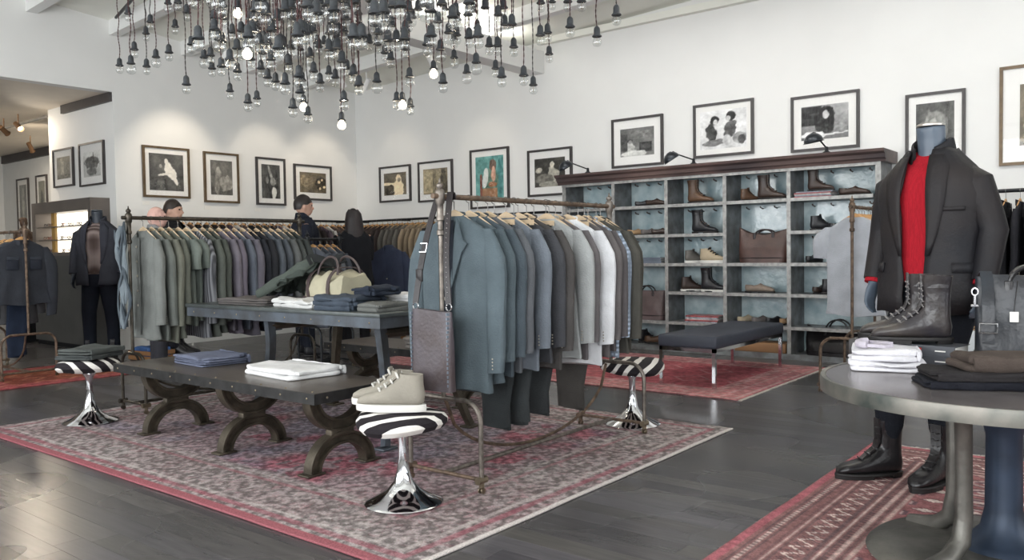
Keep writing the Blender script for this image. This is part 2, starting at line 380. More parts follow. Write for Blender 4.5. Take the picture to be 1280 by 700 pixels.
def rug_faded(u, v, Wd, Ln):
    e = np.minimum(np.minimum(u, Wd-u), np.minimum(v, Ln-v))
    n1 = vnoise(u*2.2, v*2.2, 11); n2 = vnoise(u*14, v*14, 12, 2); n3 = vnoise(u*45, v*45, 13, 2); n4 = vnoise(u*7, v*7, 14, 3)
    def put(t, col):
        t = np.clip(t, 0, 1)[..., None]; c[:] = c*(1-t)+t*np.array(col, float)
    c = mixc((150, 140, 138), (138, 120, 120), (n1-.35)*2)
    fld = np.clip((e-.50)/.05, 0, 1)
    put(fld*.8, (146, 124, 128)); put(fld*np.clip((vnoise(u*3, v*3, 21)-.5)*5, 0, .75)*(n4 > .42), (166, 84, 98)); put(fld*np.clip((vnoise(u*2.6, v*2.6, 31)-.5)*4, 0, .5), (118, 118, 136))
    for k, ph, w, col, am in ((17, 0, .16, (178, 170, 166), .34), (26, 2, .12, (180, 174, 170), .28), (22, 4, .12, (110, 98, 104), .3), (33, 1, .12, (150, 88, 98), .32)):
        q = np.sin(k*u+2.6*np.sin(k*.6*v+ph)+6*n4)+np.sin(k*v+2.6*np.sin(k*.55*u+ph*2)+6*n2)
        put(np.clip((w*1.6-np.abs(q))*5, 0, 1)*am, col)
    c *= (1+np.clip((n3-.5)*1.2, -.22, .22)[..., None])
    # border guard stripes
    for a, w, col, k in ((.10, .018, (170, 80, 96), .6), (.15, .012, (205, 196, 190), .6), (.42, .016, (168, 92, 104), .5), (.47, .012, (206, 198, 192), .5)):
        t = (np.abs(e-a) < w)*k*(.6+.8*(n2-.3)); t = np.clip(t, 0, 1); c = c*(1-t[..., None])+t[..., None]*np.array(col, float)
    t = ((u < .055)*1.); c = c*(1-t[..., None])+t[..., None]*np.array((164, 92, 100.))      # selvedge
    g = c.mean(-1, keepdims=True); c = c*.85+g*.15
    t = ((v < .02)*1.); c = c*(1-t[..., None])+t[..., None]*np.array((214, 206, 202.))
    return c
rug('faded_rug', 'large faded pink and grey oriental rug under the low cast-iron bench', 2.0, 4.85, 2.12, 6.2, rug_faded, .0095, fringe=False, seed=1)
def rug_red(u, v, Wd, Ln):
    e = np.minimum(np.minimum(u, Wd-u), np.minimum(v, Ln-v)); n1 = vnoise(u*3, v*3, 41); n2 = vnoise(u*30, v*30, 42, 2)
    c = mixc((172, 88, 94), (140, 62, 72), (n1-.3)*2)
    t = (e < .34)*.75; c = c*(1-t[..., None])+t[..., None]*mixc((176, 118, 118), (140, 86, 92), (n1-.3)*2)
    d = np.abs(((u+v) % .22)-.11)+np.abs(((u-v) % .22)-.11)
    t = (np.abs(d-.1) < .02)*(e < .3)*(e > .08)*.6; c = c*(1-t[..., None])+t[..., None]*np.array((166, 140, 136.))
    g = np.abs((u % .5)-.25)+np.abs((v % .5)-.25)
    t = (np.abs(g-.16) < .016)*(e > .36)*.5; c = c*(1-t[..., None])+t[..., None]*np.array((176, 146, 146.))
    for a, w in ((.04, .012), (.34, .012), (.3, .006)):
        t = (np.abs(e-a) < w)*.6; c = c*(1-t[..., None])+t[..., None]*np.array((170, 150, 144.))
    g = c.mean(-1, keepdims=True); c = (c*.82+g*.18)*1.08
    return c*(1+((n2-.5)*.5)[..., None])
rug('red_rug', 'crimson oriental rug under the chrome bench by the shoe shelving', 5.78, 7.78, 2.49, 6.6, rug_red, .016, seed=2)
def rug_bokhara(u, v, Wd, Ln):
    # v runs from the end (far, +X in world after swap) -- here u across X (length), v across Y (width)
    el = Wd-u; ew = np.minimum(v, Ln-v); e = np.minimum(np.minimum(u, el), ew)
    ed = np.minimum(el, Ln-v); n1 = vnoise(u*4, v*4, 51); n2 = vnoise(u*40, v*40, 52, 2)
    red = mixc((166, 98, 98), (146, 82, 84), (n1-.3)*2); c = red.copy()
    def put(mask, col, k=1.): 
        t = np.clip(mask*k, 0, 1); c[:] = c*(1-t[..., None])+t[..., None]*np.array(col, float)
    brd = ed < .42
    put(brd, (138, 92, 90), .75)
    for a, w, col in ((.02, .02, (190, 84, 98)), (.07, .006, (96, 76, 78)), (.09, .008, (214, 186, 172)), (.115, .006, (96, 76, 78)), (.15, .006, (116, 82, 84)), (.17, .005, (206, 172, 160)), (.19, .006, (104, 80, 82)),
                      (.30, .006, (104, 80, 82)), (.32, .006, (216, 190, 176)), (.345, .006, (100, 78, 80)), (.375, .006, (206, 176, 164)), (.40, .006, (104, 80, 80)), (.425, .010, (196, 168, 154))):
        put(np.abs(ed-a) < w, col, .75)
    al = np.where(el < Ln-v, v, u)                       # run along the border
    zz = np.abs(((al*11) % 1)-.5)*2
    put((np.abs((ed-.245)-.035*(zz*2-1)) < .009)*(ed > .19)*(ed < .3), (222, 202, 188), .85)
    put((np.abs((ed-.245)+.035*(zz*2-1)) < .006)*(ed > .19)*(ed < .3), (86, 70, 74), .7)
    dot = (((al*34) % 1) < .5)
    put(dot*(np.abs(ed-.09) < .012), (90, 70, 72), .6); put(dot*(np.abs(ed-.36) < .01), (86, 68, 70), .6)
    # guls
    inner = ed > .44; gu, gv = .165, .33
    pu = ((u-.05) % gu)-gu/2; pv = ((v-.02) % gv)-gv/2
    d = np.maximum(np.abs(pu)/.066, np.abs(pv)/.112); d = np.maximum(d, (np.abs(pu)/.066+np.abs(pv)/.112)*.72)
    put(inner*(d < 1.0), (96, 74, 82), .8); put(inner*(d < .86), (198, 164, 154), .85); put(inner*(d < .62), (150, 84, 88), .85)
    put(inner*(d < .62)*(np.sign(pu*pv) > 0), (104, 82, 92), .7); put(inner*(d < .28), (220, 198, 184), .8)
    pu2 = ((u-.05+gu/2) % gu)-gu/2; pv2 = ((v-.02+gv/2) % gv)-gv/2; d2 = np.abs(pu2)/.026+np.abs(pv2)/.05
    put(inner*(d2 < 1.25), (110, 76, 80), .7); put(inner*(d2 < .95), (226, 206, 190), .85)
    g = c.mean(-1, keepdims=True); c = (c*.68+g*.32)*1.12
    return c*(1+((n2-.5)*.35)[..., None])
rug('bokhara_rug', 'red rug with rows of octagon medallions under the booted mannequin', 2.1, 4.95, -1.2, 1.32, rug_bokhara, .0095, seed=3, ends='x')
def rug_orange(u, v, Wd, Ln):
    e = np.minimum(np.minimum(u, Wd-u), np.minimum(v, Ln-v)); n1 = vnoise(u*4, v*4, 61); n2 = vnoise(u*30, v*30, 62, 2)
    c = mixc((146, 86, 66), (122, 60, 54), (n1-.3)*2); t = (e < .2)*.7; c = c*(1-t[..., None])+t[..., None]*np.array((166, 84, 92.))
    g = np.abs((u % .3)-.15)+np.abs((v % .3)-.15); t = (np.abs(g-.1) < .018)*.5; c = c*(1-t[..., None])+t[..., None]*np.array((206, 150, 120.))
    return c*(1+((n2-.5)*.5)[..., None])
rug('rust_rug', 'rust orange rug under the garment rack with the denim jacket', 2.72, 4.2, 7.9, 9.2, rug_orange, .02, seed=4, fringe=False)

# ================================================================ framed photographs
def paint(w, h, shapes, bg, seed, nres=.008, grain=.10, sepia=(1, 1, 1)):
    nu = max(12, int(w/nres)); nv = max(12, int(h/nres))
    u, v = np.meshgrid(np.linspace(0, 1, nu+1), np.linspace(0, 1, nv+1))
    b0, b1 = bg; n = vnoise(u*5, v*5, seed, 4)
    c = b0+(b1-b0)*v+(n-.5)*70+(vnoise(u*23, v*23, seed+40, 3)-.5)*34
    c = np.repeat(c[..., None], 3, 2)
    for s in shapes:
        k, cx, cy, rx, ry, rot, tone = s[:7]; soft = s[7] if len(s) > 7 else .12
        du = (u-cx)*math.cos(rot)+(v-cy)*math.sin(rot); dv = -(u-cx)*math.sin(rot)+(v-cy)*math.cos(rot)
        wv = (vnoise(u*9+seed, v*9, seed+3)-.5)*.6
        d = np.sqrt((du/rx)**2+(dv/ry)**2) if k == 'e' else np.maximum(np.abs(du)/rx, np.abs(dv)/ry)
        if k == 'e': d = d+wv
        t = np.clip((1-d)/soft+.5, 0, 1)[..., None]
        col = np.array(tone if hasattr(tone, '__len__') else (tone,)*3, float)
        c = c*(1-t)+t*(col+((vnoise(u*12+cx*9, v*12, seed+7, 4)-.5)*105)[..., None]*(.35 if col.mean() > 215 else 1))
    c *= np.array(sepia); c += (np.random.RandomState(seed).rand(*u.shape)[..., None]-.5)*grain*90
    return u, v, nu, nv, c
FRM = mat('dark_frame_wood', (62, 58, 58), .4, var=.1, vs_=20)
FRB = mat('bronze_frame_wood', (104, 86, 64), .35, .3, var=.15, vs_=20)
MATB = mat('mat_board', (240, 239, 236), .85, var=.01)
PRM = attr_mat('photo_print', .5, None, .3)
PGL = glassy('picture_glazing', gloss=.0)
def picture(label, wall, h0, h1, z0, z1, shapes, bg, seed, sepia=(1, 1, 1), mx=.16, frm=None, fw=.028):
    """wall: ('X', x) or ('Y', y) plane seen from the room; h0,h1 = horizontal extent, left to right as seen"""
    w = abs(h1-h0); h = z1-z0; cx = (h0+h1)/2; cz = z0
    rz = -PI/2 if wall[0] == 'X' else 0
    loc = (wall[1]-.001, cx, cz) if wall[0] == 'X' else (cx, wall[1]-.001, cz)
    t = thing('framed_photograph', label, 'picture', loc, rz, 'framed photographs on the walls')
    # local: x to the right as seen, -y towards the viewer, z up from frame bottom
    b = MB(); d = .032
    for r in ((-w/2, w/2, 0, fw), (-w/2, w/2, h-fw, h), (-w/2, -w/2+fw, fw, h-fw), (w/2-fw, w/2, fw, h-fw)):
        b.b2(r[0], r[1], -d, 0, r[2], r[3])
    link('frame', b, frm or FRM, t, False)
    link('mat_board', MB().b2(-w/2+fw*.9, w/2-fw*.9, -.014, -.008, fw*.9, h-fw*.9), MATB, t, False)
    m = min(w, h)*mx; pw, ph = w-2*fw-2*m*.9, h-2*fw-2*m
    u, v, nu, nv, c = paint(pw, ph, shapes, bg, seed, sepia=sepia)
    pos = np.stack([-pw/2+u*pw, np.full_like(u, -.0155), fw+m+v*ph], -1)
    link('photo_print', color_grid('photo_print', nu, nv, pos, c), PRM, t)
    link('glazing', MB().b2(-w/2+fw, w/2-fw, -.021, -.019, fw, h-fw), PGL, t, False)
    return t
E_ = 'e'; R_ = 'r'
def fig(cx, cy, s, body=200, head=170, hair=30):   # generic seated/standing figure
    return [(E_, cx, cy-.32*s, .20*s, .30*s, 0, body), (E_, cx, cy, .085*s, .11*s, 0, head), (E_, cx-.01*s, cy+.05*s, .12*s, .10*s, 0, hair), (E_, cx, cy-.01*s, .075*s, .09*s, 0, head),
            (E_, cx+.16*s, cy-.36*s, .05*s, .22*s, .6, body*.85)]
def wl(x, y, X0, x1, y1): a = onX(x, y, X0); b = onX(x1, y1, X0); return a[1], b[1], b[2], a[2]
def wy_(x, y, x1, y1): a = onY(x, y, YW); b = onY(x1, y1, YW); return a[0], b[0], b[2], a[2]
YL = ('Y', YW); XR = ('X', XW)
a = wy_(176.4, 181, 237, 248.6)
picture('square photo of a bright leaping performer on dark ground, bronze frame, left wall', YL, *a, [(E_, .60, .55, .13, .28, .5, 238), (E_, .50, .78, .06, .10, .2, 235), (E_, .72, .35, .06, .2, .5, 235), (E_, .45, .45, .2, .03, .2, 225), (E_, .33, .66, .04, .05, 0, 160), (R_, .33, .14, .14, .16, .05, 62), (R_, .33, .14, .11, .13, .05, 92)], (78, 88), 1, (1.02, 1, .96), .10, FRB)
a = wy_(253, 189, 298.5, 254.5)
picture('hazy grey photo of two pale figures, left wall beside a caption card', YL, *a, [(E_, .35, .5, .14, .3, 0, 138), (E_, .7, .35, .3, .22, 0, 150), (E_, .35, .72, .08, .09, 0, 156), (E_, .3, .3, .12, .3, 0, 128)], (96, 112), 2, (1.02, 1, .95), .15, FRB)
a = wy_(318.5, 195.8, 356.5, 257.3)
picture('tall portrait photo of a figure with dark trousers and raised arms, left wall', YL, *a, [(E_, .5, .35, .14, .5, .12, 48), (E_, .8, .35, .10, .5, .0, 54), (E_, .66, .18, .12, .18, 0, 225), (E_, .5, .7, .06, .35, .5, 165), (E_, .3, .55, .08, .10, 0, 150), (E_, .6, .5, .16, .12, 0, 150)], (92, 70), 3, (1, 1, .97), .14)
a = wy_(366, 204.5, 414, 251.5)
picture('brown toned photo of a smoky room with lights, left wall by the corner', YL, *a, [(E_, .15, .6, .1, .3, 0, 150), (E_, .32, .5, .2, .35, 0, 120), (E_, .8, .5, .22, .3, 0, 56), (E_, .72, .55, .05, .07, 0, 220), (E_, .84, .66, .04, .05, 0, 220), (E_, .92, .3, .05, .07, 0, 225), (E_, .76, .22, .04, .06, 0, 225)], (90, 110), 4, (1.1, 1, .82), .16)
a = wl(475.2, 209.5, XW, 515, 251)
picture('small sepia photo of a blond performer in white, right wall next to the corner', XR, *a, [(E_, .65, .3, .24, .42, 0, 236), (E_, .66, .72, .12, .18, 0, 225), (E_, .68, .68, .07, .11, 0, 150), (R_, .3, .5, .32, .06, -.05, 230), (E_, .25, .2, .22, .25, 0, 70)], (110, 96), 5, (1.08, 1, .85), .14)
a = wl(523.5, 203.5, XW, 567.5, 250.5)
picture('sepia photo of a cane chair and curtain, right wall behind the rack post', XR, *a, [(R_, .2, .5, .2, .46, 0, 168), (R_, .44, .5, .05, .46, 0, 120), (R_, .62, .5, .10, .46, 0, 150), (E_, .85, .45, .14, .5, .05, 84)], (120, 130), 6, (1.08, 1, .82), .14)
a = wl(588.5, 188.5, XW, 638, 259)
picture('colour photo of a seated man against a turquoise wall, right wall', XR, *a, [(R_, .5, .5, .7, .7, 0, (92, 152, 148)), (E_, .55, .45, .26, .30, 0, (96, 128, 112)), (E_, .36, .52, .10, .22, -.3, (226, 230, 226)), (E_, .62, .78, .13, .14, 0, (92, 70, 58)), (E_, .64, .60, .08, .16, 0, (206, 160, 136)), (R_, .5, .14, .28, .14, 0, (158, 116, 84)), (R_, .2, .3, .04, .3, 0, (122, 64, 52)), (R_, .88, .4, .06, .5, 0, (64, 128, 128)), (E_, .6, .36, .16, .06, 0, (172, 120, 88))], (0, 0), 7, (1, 1, 1), .11)
PT = bpy.data.objects[-1] if False else None
a = wl(660.5, 189, XW, 716.5, 243)
picture('dim photo of a lone singer under a spotlight, right wall beside the black lamp', XR, *a, [(E_, .58, .35, .14, .35, 0, 178), (E_, .58, .78, .07, .10, 0, 205), (E_, .7, .45, .12, .12, 0, 190), (E_, .15, .6, .12, .10, .5, 190), (E_, .35, .25, .3, .2, 0, 120), (E_, .5, .08, .4, .1, 0, 160)], (80, 64), 8, (1.02, 1, .93), .15)
a = wl(765.5, 150.5, XW, 830, 205.5)
picture('photo of a seated musician beside an amplifier, right wall above the shelving', XR, *a, fig(.3, .52, .7, 190, 150, 60)+[(R_, .75, .3, .18, .17, 0, 36), (R_, .75, .33, .14, .10, 0, 70), (R_, .12, .5, .1, .3, 0, 60), (E_, .4, .08, .4, .12, 0, 215), (R_, .62, .75, .3, .14, 0, 120)], (120, 110), 9, (1, 1, .98), .17)
a = wl(867.5, 132.5, XW, 943, 192)
picture('high key photo of two dark haired people lounging on white, right wall', XR, *a, [(E_, .25, .42, .12, .22, .1, 60), (E_, .32, .75, .09, .12, 0, 30), (E_, .34, .70, .05, .07, 0, 190), (E_, .66, .48, .14, .24, -.1, 90), (E_, .66, .82, .10, .13, 0, 34), (E_, .61, .77, .05, .07, 0, 196), (E_, .3, .16, .26, .08, .1, 120), (E_, .84, .25, .14, .16, .4, 150), (E_, .6, .2, .1, .14, 0, 200), (E_, .9, .2, .07, .12, 0, 70)], (226, 236), 10, (1, 1, 1), .10)
a = wl(989.5, 122.5, XW, 1075, 184)
picture('photo of a long haired guitarist with a pale guitar, right wall above a lamp', XR, *a, [(R_, .22, .7, .22, .28, 0, 46), (E_, .5, .42, .2, .3, 0, 52), (E_, .55, .68, .16, .28, 0, 34), (E_, .53, .72, .065, .11, 0, 190), (E_, .28, .12, .26, .12, -.1, 240), (R_, .7, .14, .3, .025, .12, 225), (E_, .85, .3, .14, .16, 0, 150)], (120, 176), 11, (1, 1, 1), .15)
a = wl(1132.5, 119.5, XW, 1207, 222)
picture('portrait photo of a curly haired person, right wall behind the mannequin neck', XR, *a, [(E_, .5, .62, .34, .28, 0, 132), (E_, .5, .68, .26, .20, 0, 150), (E_, .47, .64, .11, .14, 0, 206), (E_, .5, .2, .4, .2, 0, 90)], (92, 84), 12, (1, 1, .97), .14)
a0 = onX(1250, 85, XW); a1 = onX(1250, 208, XW)
picture('large brown toned photo in a wide frame, right wall beside the suit rail', XR, a0[1], a0[1]-.72, a1[2], a0[2], [(E_, .3, .3, .2, .18, .2, 226), (E_, .5, .5, .2, .3, 0, 140), (E_, .3, .12, .3, .1, 0, 130)], (96, 104), 13, (1.08, 1, .85), .20, FRB)
def wr(x, y, x1, y1): a = onX(x, y, 4.8); b = onX(x1, y1, 4.8); return a[1], b[1], b[2], a[2]
a = wr(68, 188.5, 94.5, 232); picture('smaller photo of a pale panelled room, wall above the eyewear cabinet', ('X', 4.8), *a, [(R_, .4, .5, .12, .45, 0, 176), (R_, .8, .5, .1, .45, 0, 140), (R_, .5, .1, .5, .1, 0, 120)], (150, 150), 14, (1.03, 1, .92), .17, fw=.022)
a = wr(100.5, 181, 133, 230); picture('larger photo of a tree in a bright landscape, wall above the eyewear cabinet', ('X', 4.8), *a, [(E_, .5, .55, .45, .22, 0, 110), (R_, .62, .6, .02, .35, .1, 60), (E_, .5, .2, .3, .16, 0, 120)], (190, 232), 15, (1, 1, .98), .17, fw=.022)
def wa(x, y, x1, y1): a = onX(x, y, 6.39); b = onX(x1, y1, 6.39); return a[1], b[1], b[2], a[2]
a = wa(22, 224.5, 39, 290); picture('tall grey photo in the back room, behind the carved figure', ('X', 6.39), *a, [(E_, .5, .5, .2, .4, 0, 180)], (110, 130), 16, (1, 1, .95), .17)
a = wa(46, 220, 62, 285); picture('tall photo in the back room, half hidden by the white wall', ('X', 6.39), *a, [(E_, .5, .4, .25, .4, 0, 90)], (150, 130), 17, (1, 1, .92), .17)
for x, y, lb in ((182, 251, 'square bronze'), (259, 257, 'hazy grey'), (322, 260, 'tall portrait')):
    p = onY(x, y, YW); tag(link('caption_card', MB().b2(p[0]-.045, p[0]+.045, YW-.006, YW-.0005, p[2]-.05, p[2]), paper, smooth=False), 'small white caption card below the %s photo' % lb, 'card', 'caption cards on the left wall')
for x in (1203,):
    pass

# ================================================================ footwear
def shoe_parts(kind):
    """returns {part: MB}; toe towards +x, heel at x=0, sole bottom at z=0"""
    L_ = .30
    P = {}
    H = {'boot': .24, 'tall': .255, 'ankle': .15, 'low': .085, 'sneaker': .135}[kind]
    st = {'boot': .022, 'tall': .024, 'ankle': .02, 'low': .014, 'sneaker': .026}[kind]
    z0 = st
    # side profile pairs (front/top point, back/bottom point, half width)
    sec = [((.297, z0+.012), (.297, z0+.002), .012), ((.288, z0+.028), (.29, z0), .030), ((.262, z0+.043), (.265, z0), .043),
           ((.225, z0+.052), (.225, z0), .049), ((.185, z0+.064), (.175, z0), .048), ((.155, z0+.082), (.12, z0), .043),
           ((.132, z0+.100 if kind != 'low' else z0+.068), (.06, z0), .040)]
    if kind == 'low':
        sec += [((.115, z0+.066), (.02, z0), .037), ((.10, z0+.062), (.0, z0+.01), .035), ((.085, z0+.058), (-.004, z0+.04), .033), ((.078, z0+.060), (.002, z0+.066), .031)]
    else:
        sec += [((.120, z0+.112), (.018, z0), .038), ((.112, z0+.120), (.0, z0+.012), .037), ((.108, z0+.126), (-.004, z0+.045), .037), ((.106, z0+.13), (.002, z0+.085), .036)]
        n = 5
        for i in range(1, n+1):
            z = z0+.12+(H-.12)*i/n; k = i/n
            if H > .16: sec.append(((.104+.010*k*k+.003*math.sin(i*2.1), z), (.004-.012*k*k, z-.002), .036+.013*k*k+.002*math.sin(i*1.7)))
        if H <= .16: sec.append(((.104, z0+H), (.003, z0+H-.005), .036))
    N = 16; rings = []
    for (fx, fz), (bx, bz), w in sec:
        cx, cz = (fx+bx)/2, (fz+bz)/2; ax, az = (fx-bx)/2, (fz-bz)/2; r = []
        for k in range(N):
            a = 2*PI*k/N; ca, sa = math.cos(a), math.sin(a)
            e = .8; ca2 = math.copysign(abs(ca)**e, ca); sa2 = math.copysign(abs(sa)**e, sa)
            r.append((cx+ax*ca2, w*sa2, cz+az*ca2))
        rings.append(r)
    last = rings[-1]; c = Vector((sum(p[0] for p in last)/N, 0, sum(p[2] for p in last)/N))
    inn = [tuple(c+(Vector(p)-c)*.86) for p in last]; inn2 = [(p[0], p[1], p[2]-.05) for p in inn]
    P['upper'] = MB().loft(rings+[inn, inn2])
    # sole
    out = []
    for k in range(28):
        a = 2*PI*k/28; x = .148+.158*math.cos(a); w = .040+.014*math.sin((x-.02)/.30*PI*.8) if x > .04 else .040
        w *= min(1, math.sqrt(max(.02, 1-((x-.148)/.160)**6)))
        y = math.copysign(abs(math.sin(a))**.6, math.sin(a))*w; out.append((x, y))
    so = MB()
    if kind in ('sneaker',):
        so.loft([[(x, y, 0) for x, y in out], [(x*1.01-.0015, y*1.04, st*.5) for x, y in out], [(x, y, st+.004) for x, y in out]])
    else:
        so.loft([[(x, y, st*.55) for x, y in out], [(x*1.01-.0015, y*1.05, st*.8) for x, y in out], [(x, y, st+.003) for x, y in out]])
        ht = [(x, y) for x, y in out if x < .075]; ht = sorted(ht, key=lambda p: math.atan2(p[1], p[0]-.04))
        so.loft([[(x+.004, y*.93, 0) for x, y in ht], [(x, y, st*.6) for x, y in ht]])
        fr = [(x, y) for x, y in out if x > .14]; fr = sorted(fr, key=lambda p: math.atan2(p[1], p[0]-.2))
        so.loft([[(x, y*.96, 0) for x, y in fr], [(x, y, st*.6) for x, y in fr]])
    P['sole'] = so
    if kind in ('boot', 'tall', 'ankle', 'sneaker'):
        la = MB(); n = 7 if kind == 'sneaker' else 6 if kind == 'boot' else (9 if kind == 'tall' else 4)
        zt = z0+(H if H < .2 else H-.035)
        for i in range(n):
            k = i/(n-1)
            if k < .45: q = k/.45; x = .19-.075*q; z = z0+.064+.048*q; dx, dz = .005, .005
            else: q = (k-.45)/.55; x = .108+.004*q; z = z0+.122+(zt-z0-.125)*q; dx, dz = .002, .001
            w = .024 if kind != 'sneaker' else .031
            for sg in (1, -1):
                la.tube([(x-.006, -w*sg, z-.004), (x+dx*.6, -w*.5*sg, z+.002+dz*.4), (x+dx, 0, z+dz*.8), (x+dx*.6+.004, w*.5*sg, z+.006+dz*.4), (x-.002, w*sg, z+.004)], .0028 if kind != 'sneaker' else .0046, 6)
        P['laces'] = la
        P['tongue'] = MB().ribbon([(.19, 0, z0+.058), (.155, 0, z0+.088), (.122, 0, z0+.115), (.110, 0, z0+(.15 if H > .14 else .12)), (.112, 0, z0+H+(.006 if H > .2 else .014))], (0, 1, 0), [.03, .036, .04, .044, .046], .008)
    return P
SHM = {}
def shoe(label, kind, loc, rz, up, sole, lace=None, group=None, scale=1., tilt=0.):
    name = {'boot': 'boot', 'tall': 'tall_boot', 'ankle': 'ankle_boot', 'low': 'low_shoe', 'sneaker': 'sneaker'}[kind]
    if kind not in SHM: SHM[kind] = {k: v.mesh(kind+'_'+k) for k, v in shoe_parts(kind).items()}
    t = thing(name, label, 'shoe' if kind in ('low', 'sneaker') else 'boot', loc, rz, group); t.scale = (scale,)*3
    for k, me in SHM[kind].items():
        link(k, me, {'upper': up, 'sole': sole, 'laces': lace or blackm, 'tongue': up}[k], t)
    return t
solek = mat('black_rubber_sole', (34, 32, 32), .6, var=.1); solew = mat('white_rubber_sole', (224, 222, 216), .6, var=.03); solet = mat('tan_leather_sole', (132, 104, 80), .55, var=.15)
SL = {'black': mat('black_shoe_leather', (40, 40, 44), .35, var=.2, bump=.1), 'dbrown': mat('dark_brown_shoe_leather', (66, 52, 46), .38, var=.2, bump=.1), 'brown': mat('brown_shoe_leather', (104, 78, 60), .42, var=.2, bump=.1),
      'tan': mat('tan_suede', (176, 144, 108), .8, var=.1, bump=.2), 'grey': mat('grey_suede', (112, 106, 104), .8, var=.1, bump=.2), 'beige': mat('beige_suede', (192, 176, 150), .85, var=.1, bump=.2), 'taupe': mat('taupe_suede', (138, 124, 112), .85, var=.1, bump=.2),
      'cream': mat('sneaker_canvas', (156, 150, 138), .85, var=.1, bump=.3), 'greyboot': mat('grey_shoe_leather', (120, 116, 110), .45, var=.2)}

# ================================================================ clothes on hangers
def soft_rings(levels, n, seed, fold=.012, e=.62):
    """levels: (z, half thickness x, half width y, cx, cy)"""
    r = random.Random(seed); ph = [r.uniform(0, 6.28) for _ in range(6)]; rings = []; z0 = levels[0][0]; z1 = levels[-1][0]
    for z, tx, wy, cx, cy in levels:
        k = (z-z1)/(z0-z1+1e-6); q = []   # 0 top .. 1 hem
        for j in range(n):
            a = 2*PI*j/n; c, s = math.cos(a), math.sin(a)
            y = math.copysign(abs(s)**.85, s)*wy; x = math.copysign(abs(c)**e, c)*tx
            f = fold*k*(math.sin(y*26+ph[0]+1.5*math.sin(z*3+ph[3]))+.6*math.sin(y*47+ph[1]+z*4))+.004*math.sin(z*22+ph[2]+y*9)*k
            q.append((cx+x+f, cy+y+.006*k*math.sin(z*9+ph[4]), z+.008*k*math.sin(y*18+ph[5])))
        rings.append(q)
    return rings
def garment_parts(kind, seed):
    r = random.Random(seed*7+3); P = {}
    if kind == 'trousers':
        L_ = 1.07+r.uniform(-.04, .04); b = MB()
        lv = [(-L_*i/9, .016+.010*(i/9), .115+.012*math.sin(i*1.3)-.012*i/9, 0, .01*math.sin(i)) for i in range(9, -1, -1)]
        P['legs'] = MB().loft(soft_rings(lv, 20, seed, .010)); lv2 = [(z-.015, tx*.7, w*.93, .018, cy+.012) for z, tx, w, cx, cy in lv[:-1]]
        P['back_leg'] = MB().loft(soft_rings(lv2, 16, seed+1, .010)); P['waistband'] = MB().loft(soft_rings([(-.05, .020, .118, 0, 0), (-.045, .021, .12, 0, 0), (-.008, .021, .12, 0, 0), (-.002, .016, .116, 0, 0)], 16, seed, .0))
        return P
    L_ = {'blazer': .76, 'shirt': .78, 'tee': .68, 'coat': .82, 'denim': .58}[kind]+r.uniform(-.03, .03)
    W_ = {'blazer': .235, 'shirt': .23, 'tee': .225, 'coat': .25, 'denim': .25}[kind]; T = .027 if kind != 'coat' else .04
    lv = [(-L_, T*1.05, W_*.92, .0, 0), (-L_+.012, T*1.12, W_*.92, 0, 0)]
    for i in range(1, 9):
        z = -L_+(L_-.20)*i/9; lv.append((z, T*(1.1-.1*i/9), W_*(.90-.05*math.sin(i/9*PI)), 0, 0))
    lv += [(-.20, T*1.0, W_*.90, 0, 0), (-.13, T*.95, W_*.89, 0, 0), (-.085, T*.9, W_*.87, 0, 0), (-.055, T*.85, W_*.80, 0, 0), (-.03, T*.8, W_*.66, 0, 0), (-.008, T*.75, W_*.48, 0, 0), (.010, T*.7, W_*.34, 0, 0), (.02, T*.7, W_*.27, 0, 0)]
    P['body'] = MB().loft(soft_rings(lv, 28, seed, .011 if kind != 'tee' else .014))
    sl = {'blazer': .60, 'shirt': .60, 'tee': .20, 'coat': .66, 'denim': .62}[kind]
    for sg in (1, -1):
        q = []; sw = r.uniform(-.02, .02)
        n = 10 if kind != 'tee' else 5
        for i in range(n+1):
            k = i/n; z = -.045-sl*k-.03*k; y = W_*(.80+.25*math.sin(min(1, k*2.6)*PI/2)-.05*k); y = y*sg
            ty = (.030+.036*min(1, k*5)-.022*k) if kind != 'tee' else .030+.036*min(1, k*3); tx = (.020+.012*min(1, k*5)-.004*k)
            q.append((z, tx, ty, sw*k+.006*math.sin(k*5+seed), y))
        q = q[::-1]
        P['sleeve' if sg == 1 else 'sleeve2'] = MB().loft(soft_rings(q, 14, seed+sg, .005, .8))
    if kind in ('blazer', 'coat', 'shirt'):
        cf = MB()
        for sg in (1, -1):
            zc = -.075-sl; yc = W_*(.80+.25-.05)*sg
            for i in range(4): cf.ball((-.030, yc, zc+.025+.016*i), .0045, 6, 4)
        P['cuff_buttons'] = cf
    if kind in ('blazer', 'coat', 'shirt', 'denim'):
        # stand collar round the neck
        cb = MB(); rin = []; hh = .045
        for zz, s in ((-.012, 1.0), (hh*.6, 1.02), (hh, 1.0), (hh-.006, .88), (0, .88)):
            q = []
            for j in range(17):
                a = -PI*.86+2*PI*.86*j/16       # open at the front (-x)
                dip = -.035*(1-math.cos(a))/2*(1 if zz > 0 else .6)
                q.append((.036*math.cos(a)*s, .066*math.sin(a)*s, zz+dip))
            rin.append(q)
        cb.loft(rin, closed=False); P['collar'] = cb
    if kind in ('blazer', 'coat'):
        lp = MB()
        for sg in (1, -1):
            pts = [(.058, .01), (.095, -.10), (.12, -.115), (.085, -.155), (.012, -.36), (.02, -.15)]
            v = [(-T-.003-.012*(z < -.2), sg*y, z) for y, z in pts]+[(-T-.010-.012*(z < -.2), sg*y, z) for y, z in pts]; n = len(pts)
            lp.add(v, [tuple(range(n)), tuple(range(2*n-1, n-1, -1))]+[(i, (i+1) % n, n+(i+1) % n, n+i) for i in range(n)])
        P['lapels'] = lp
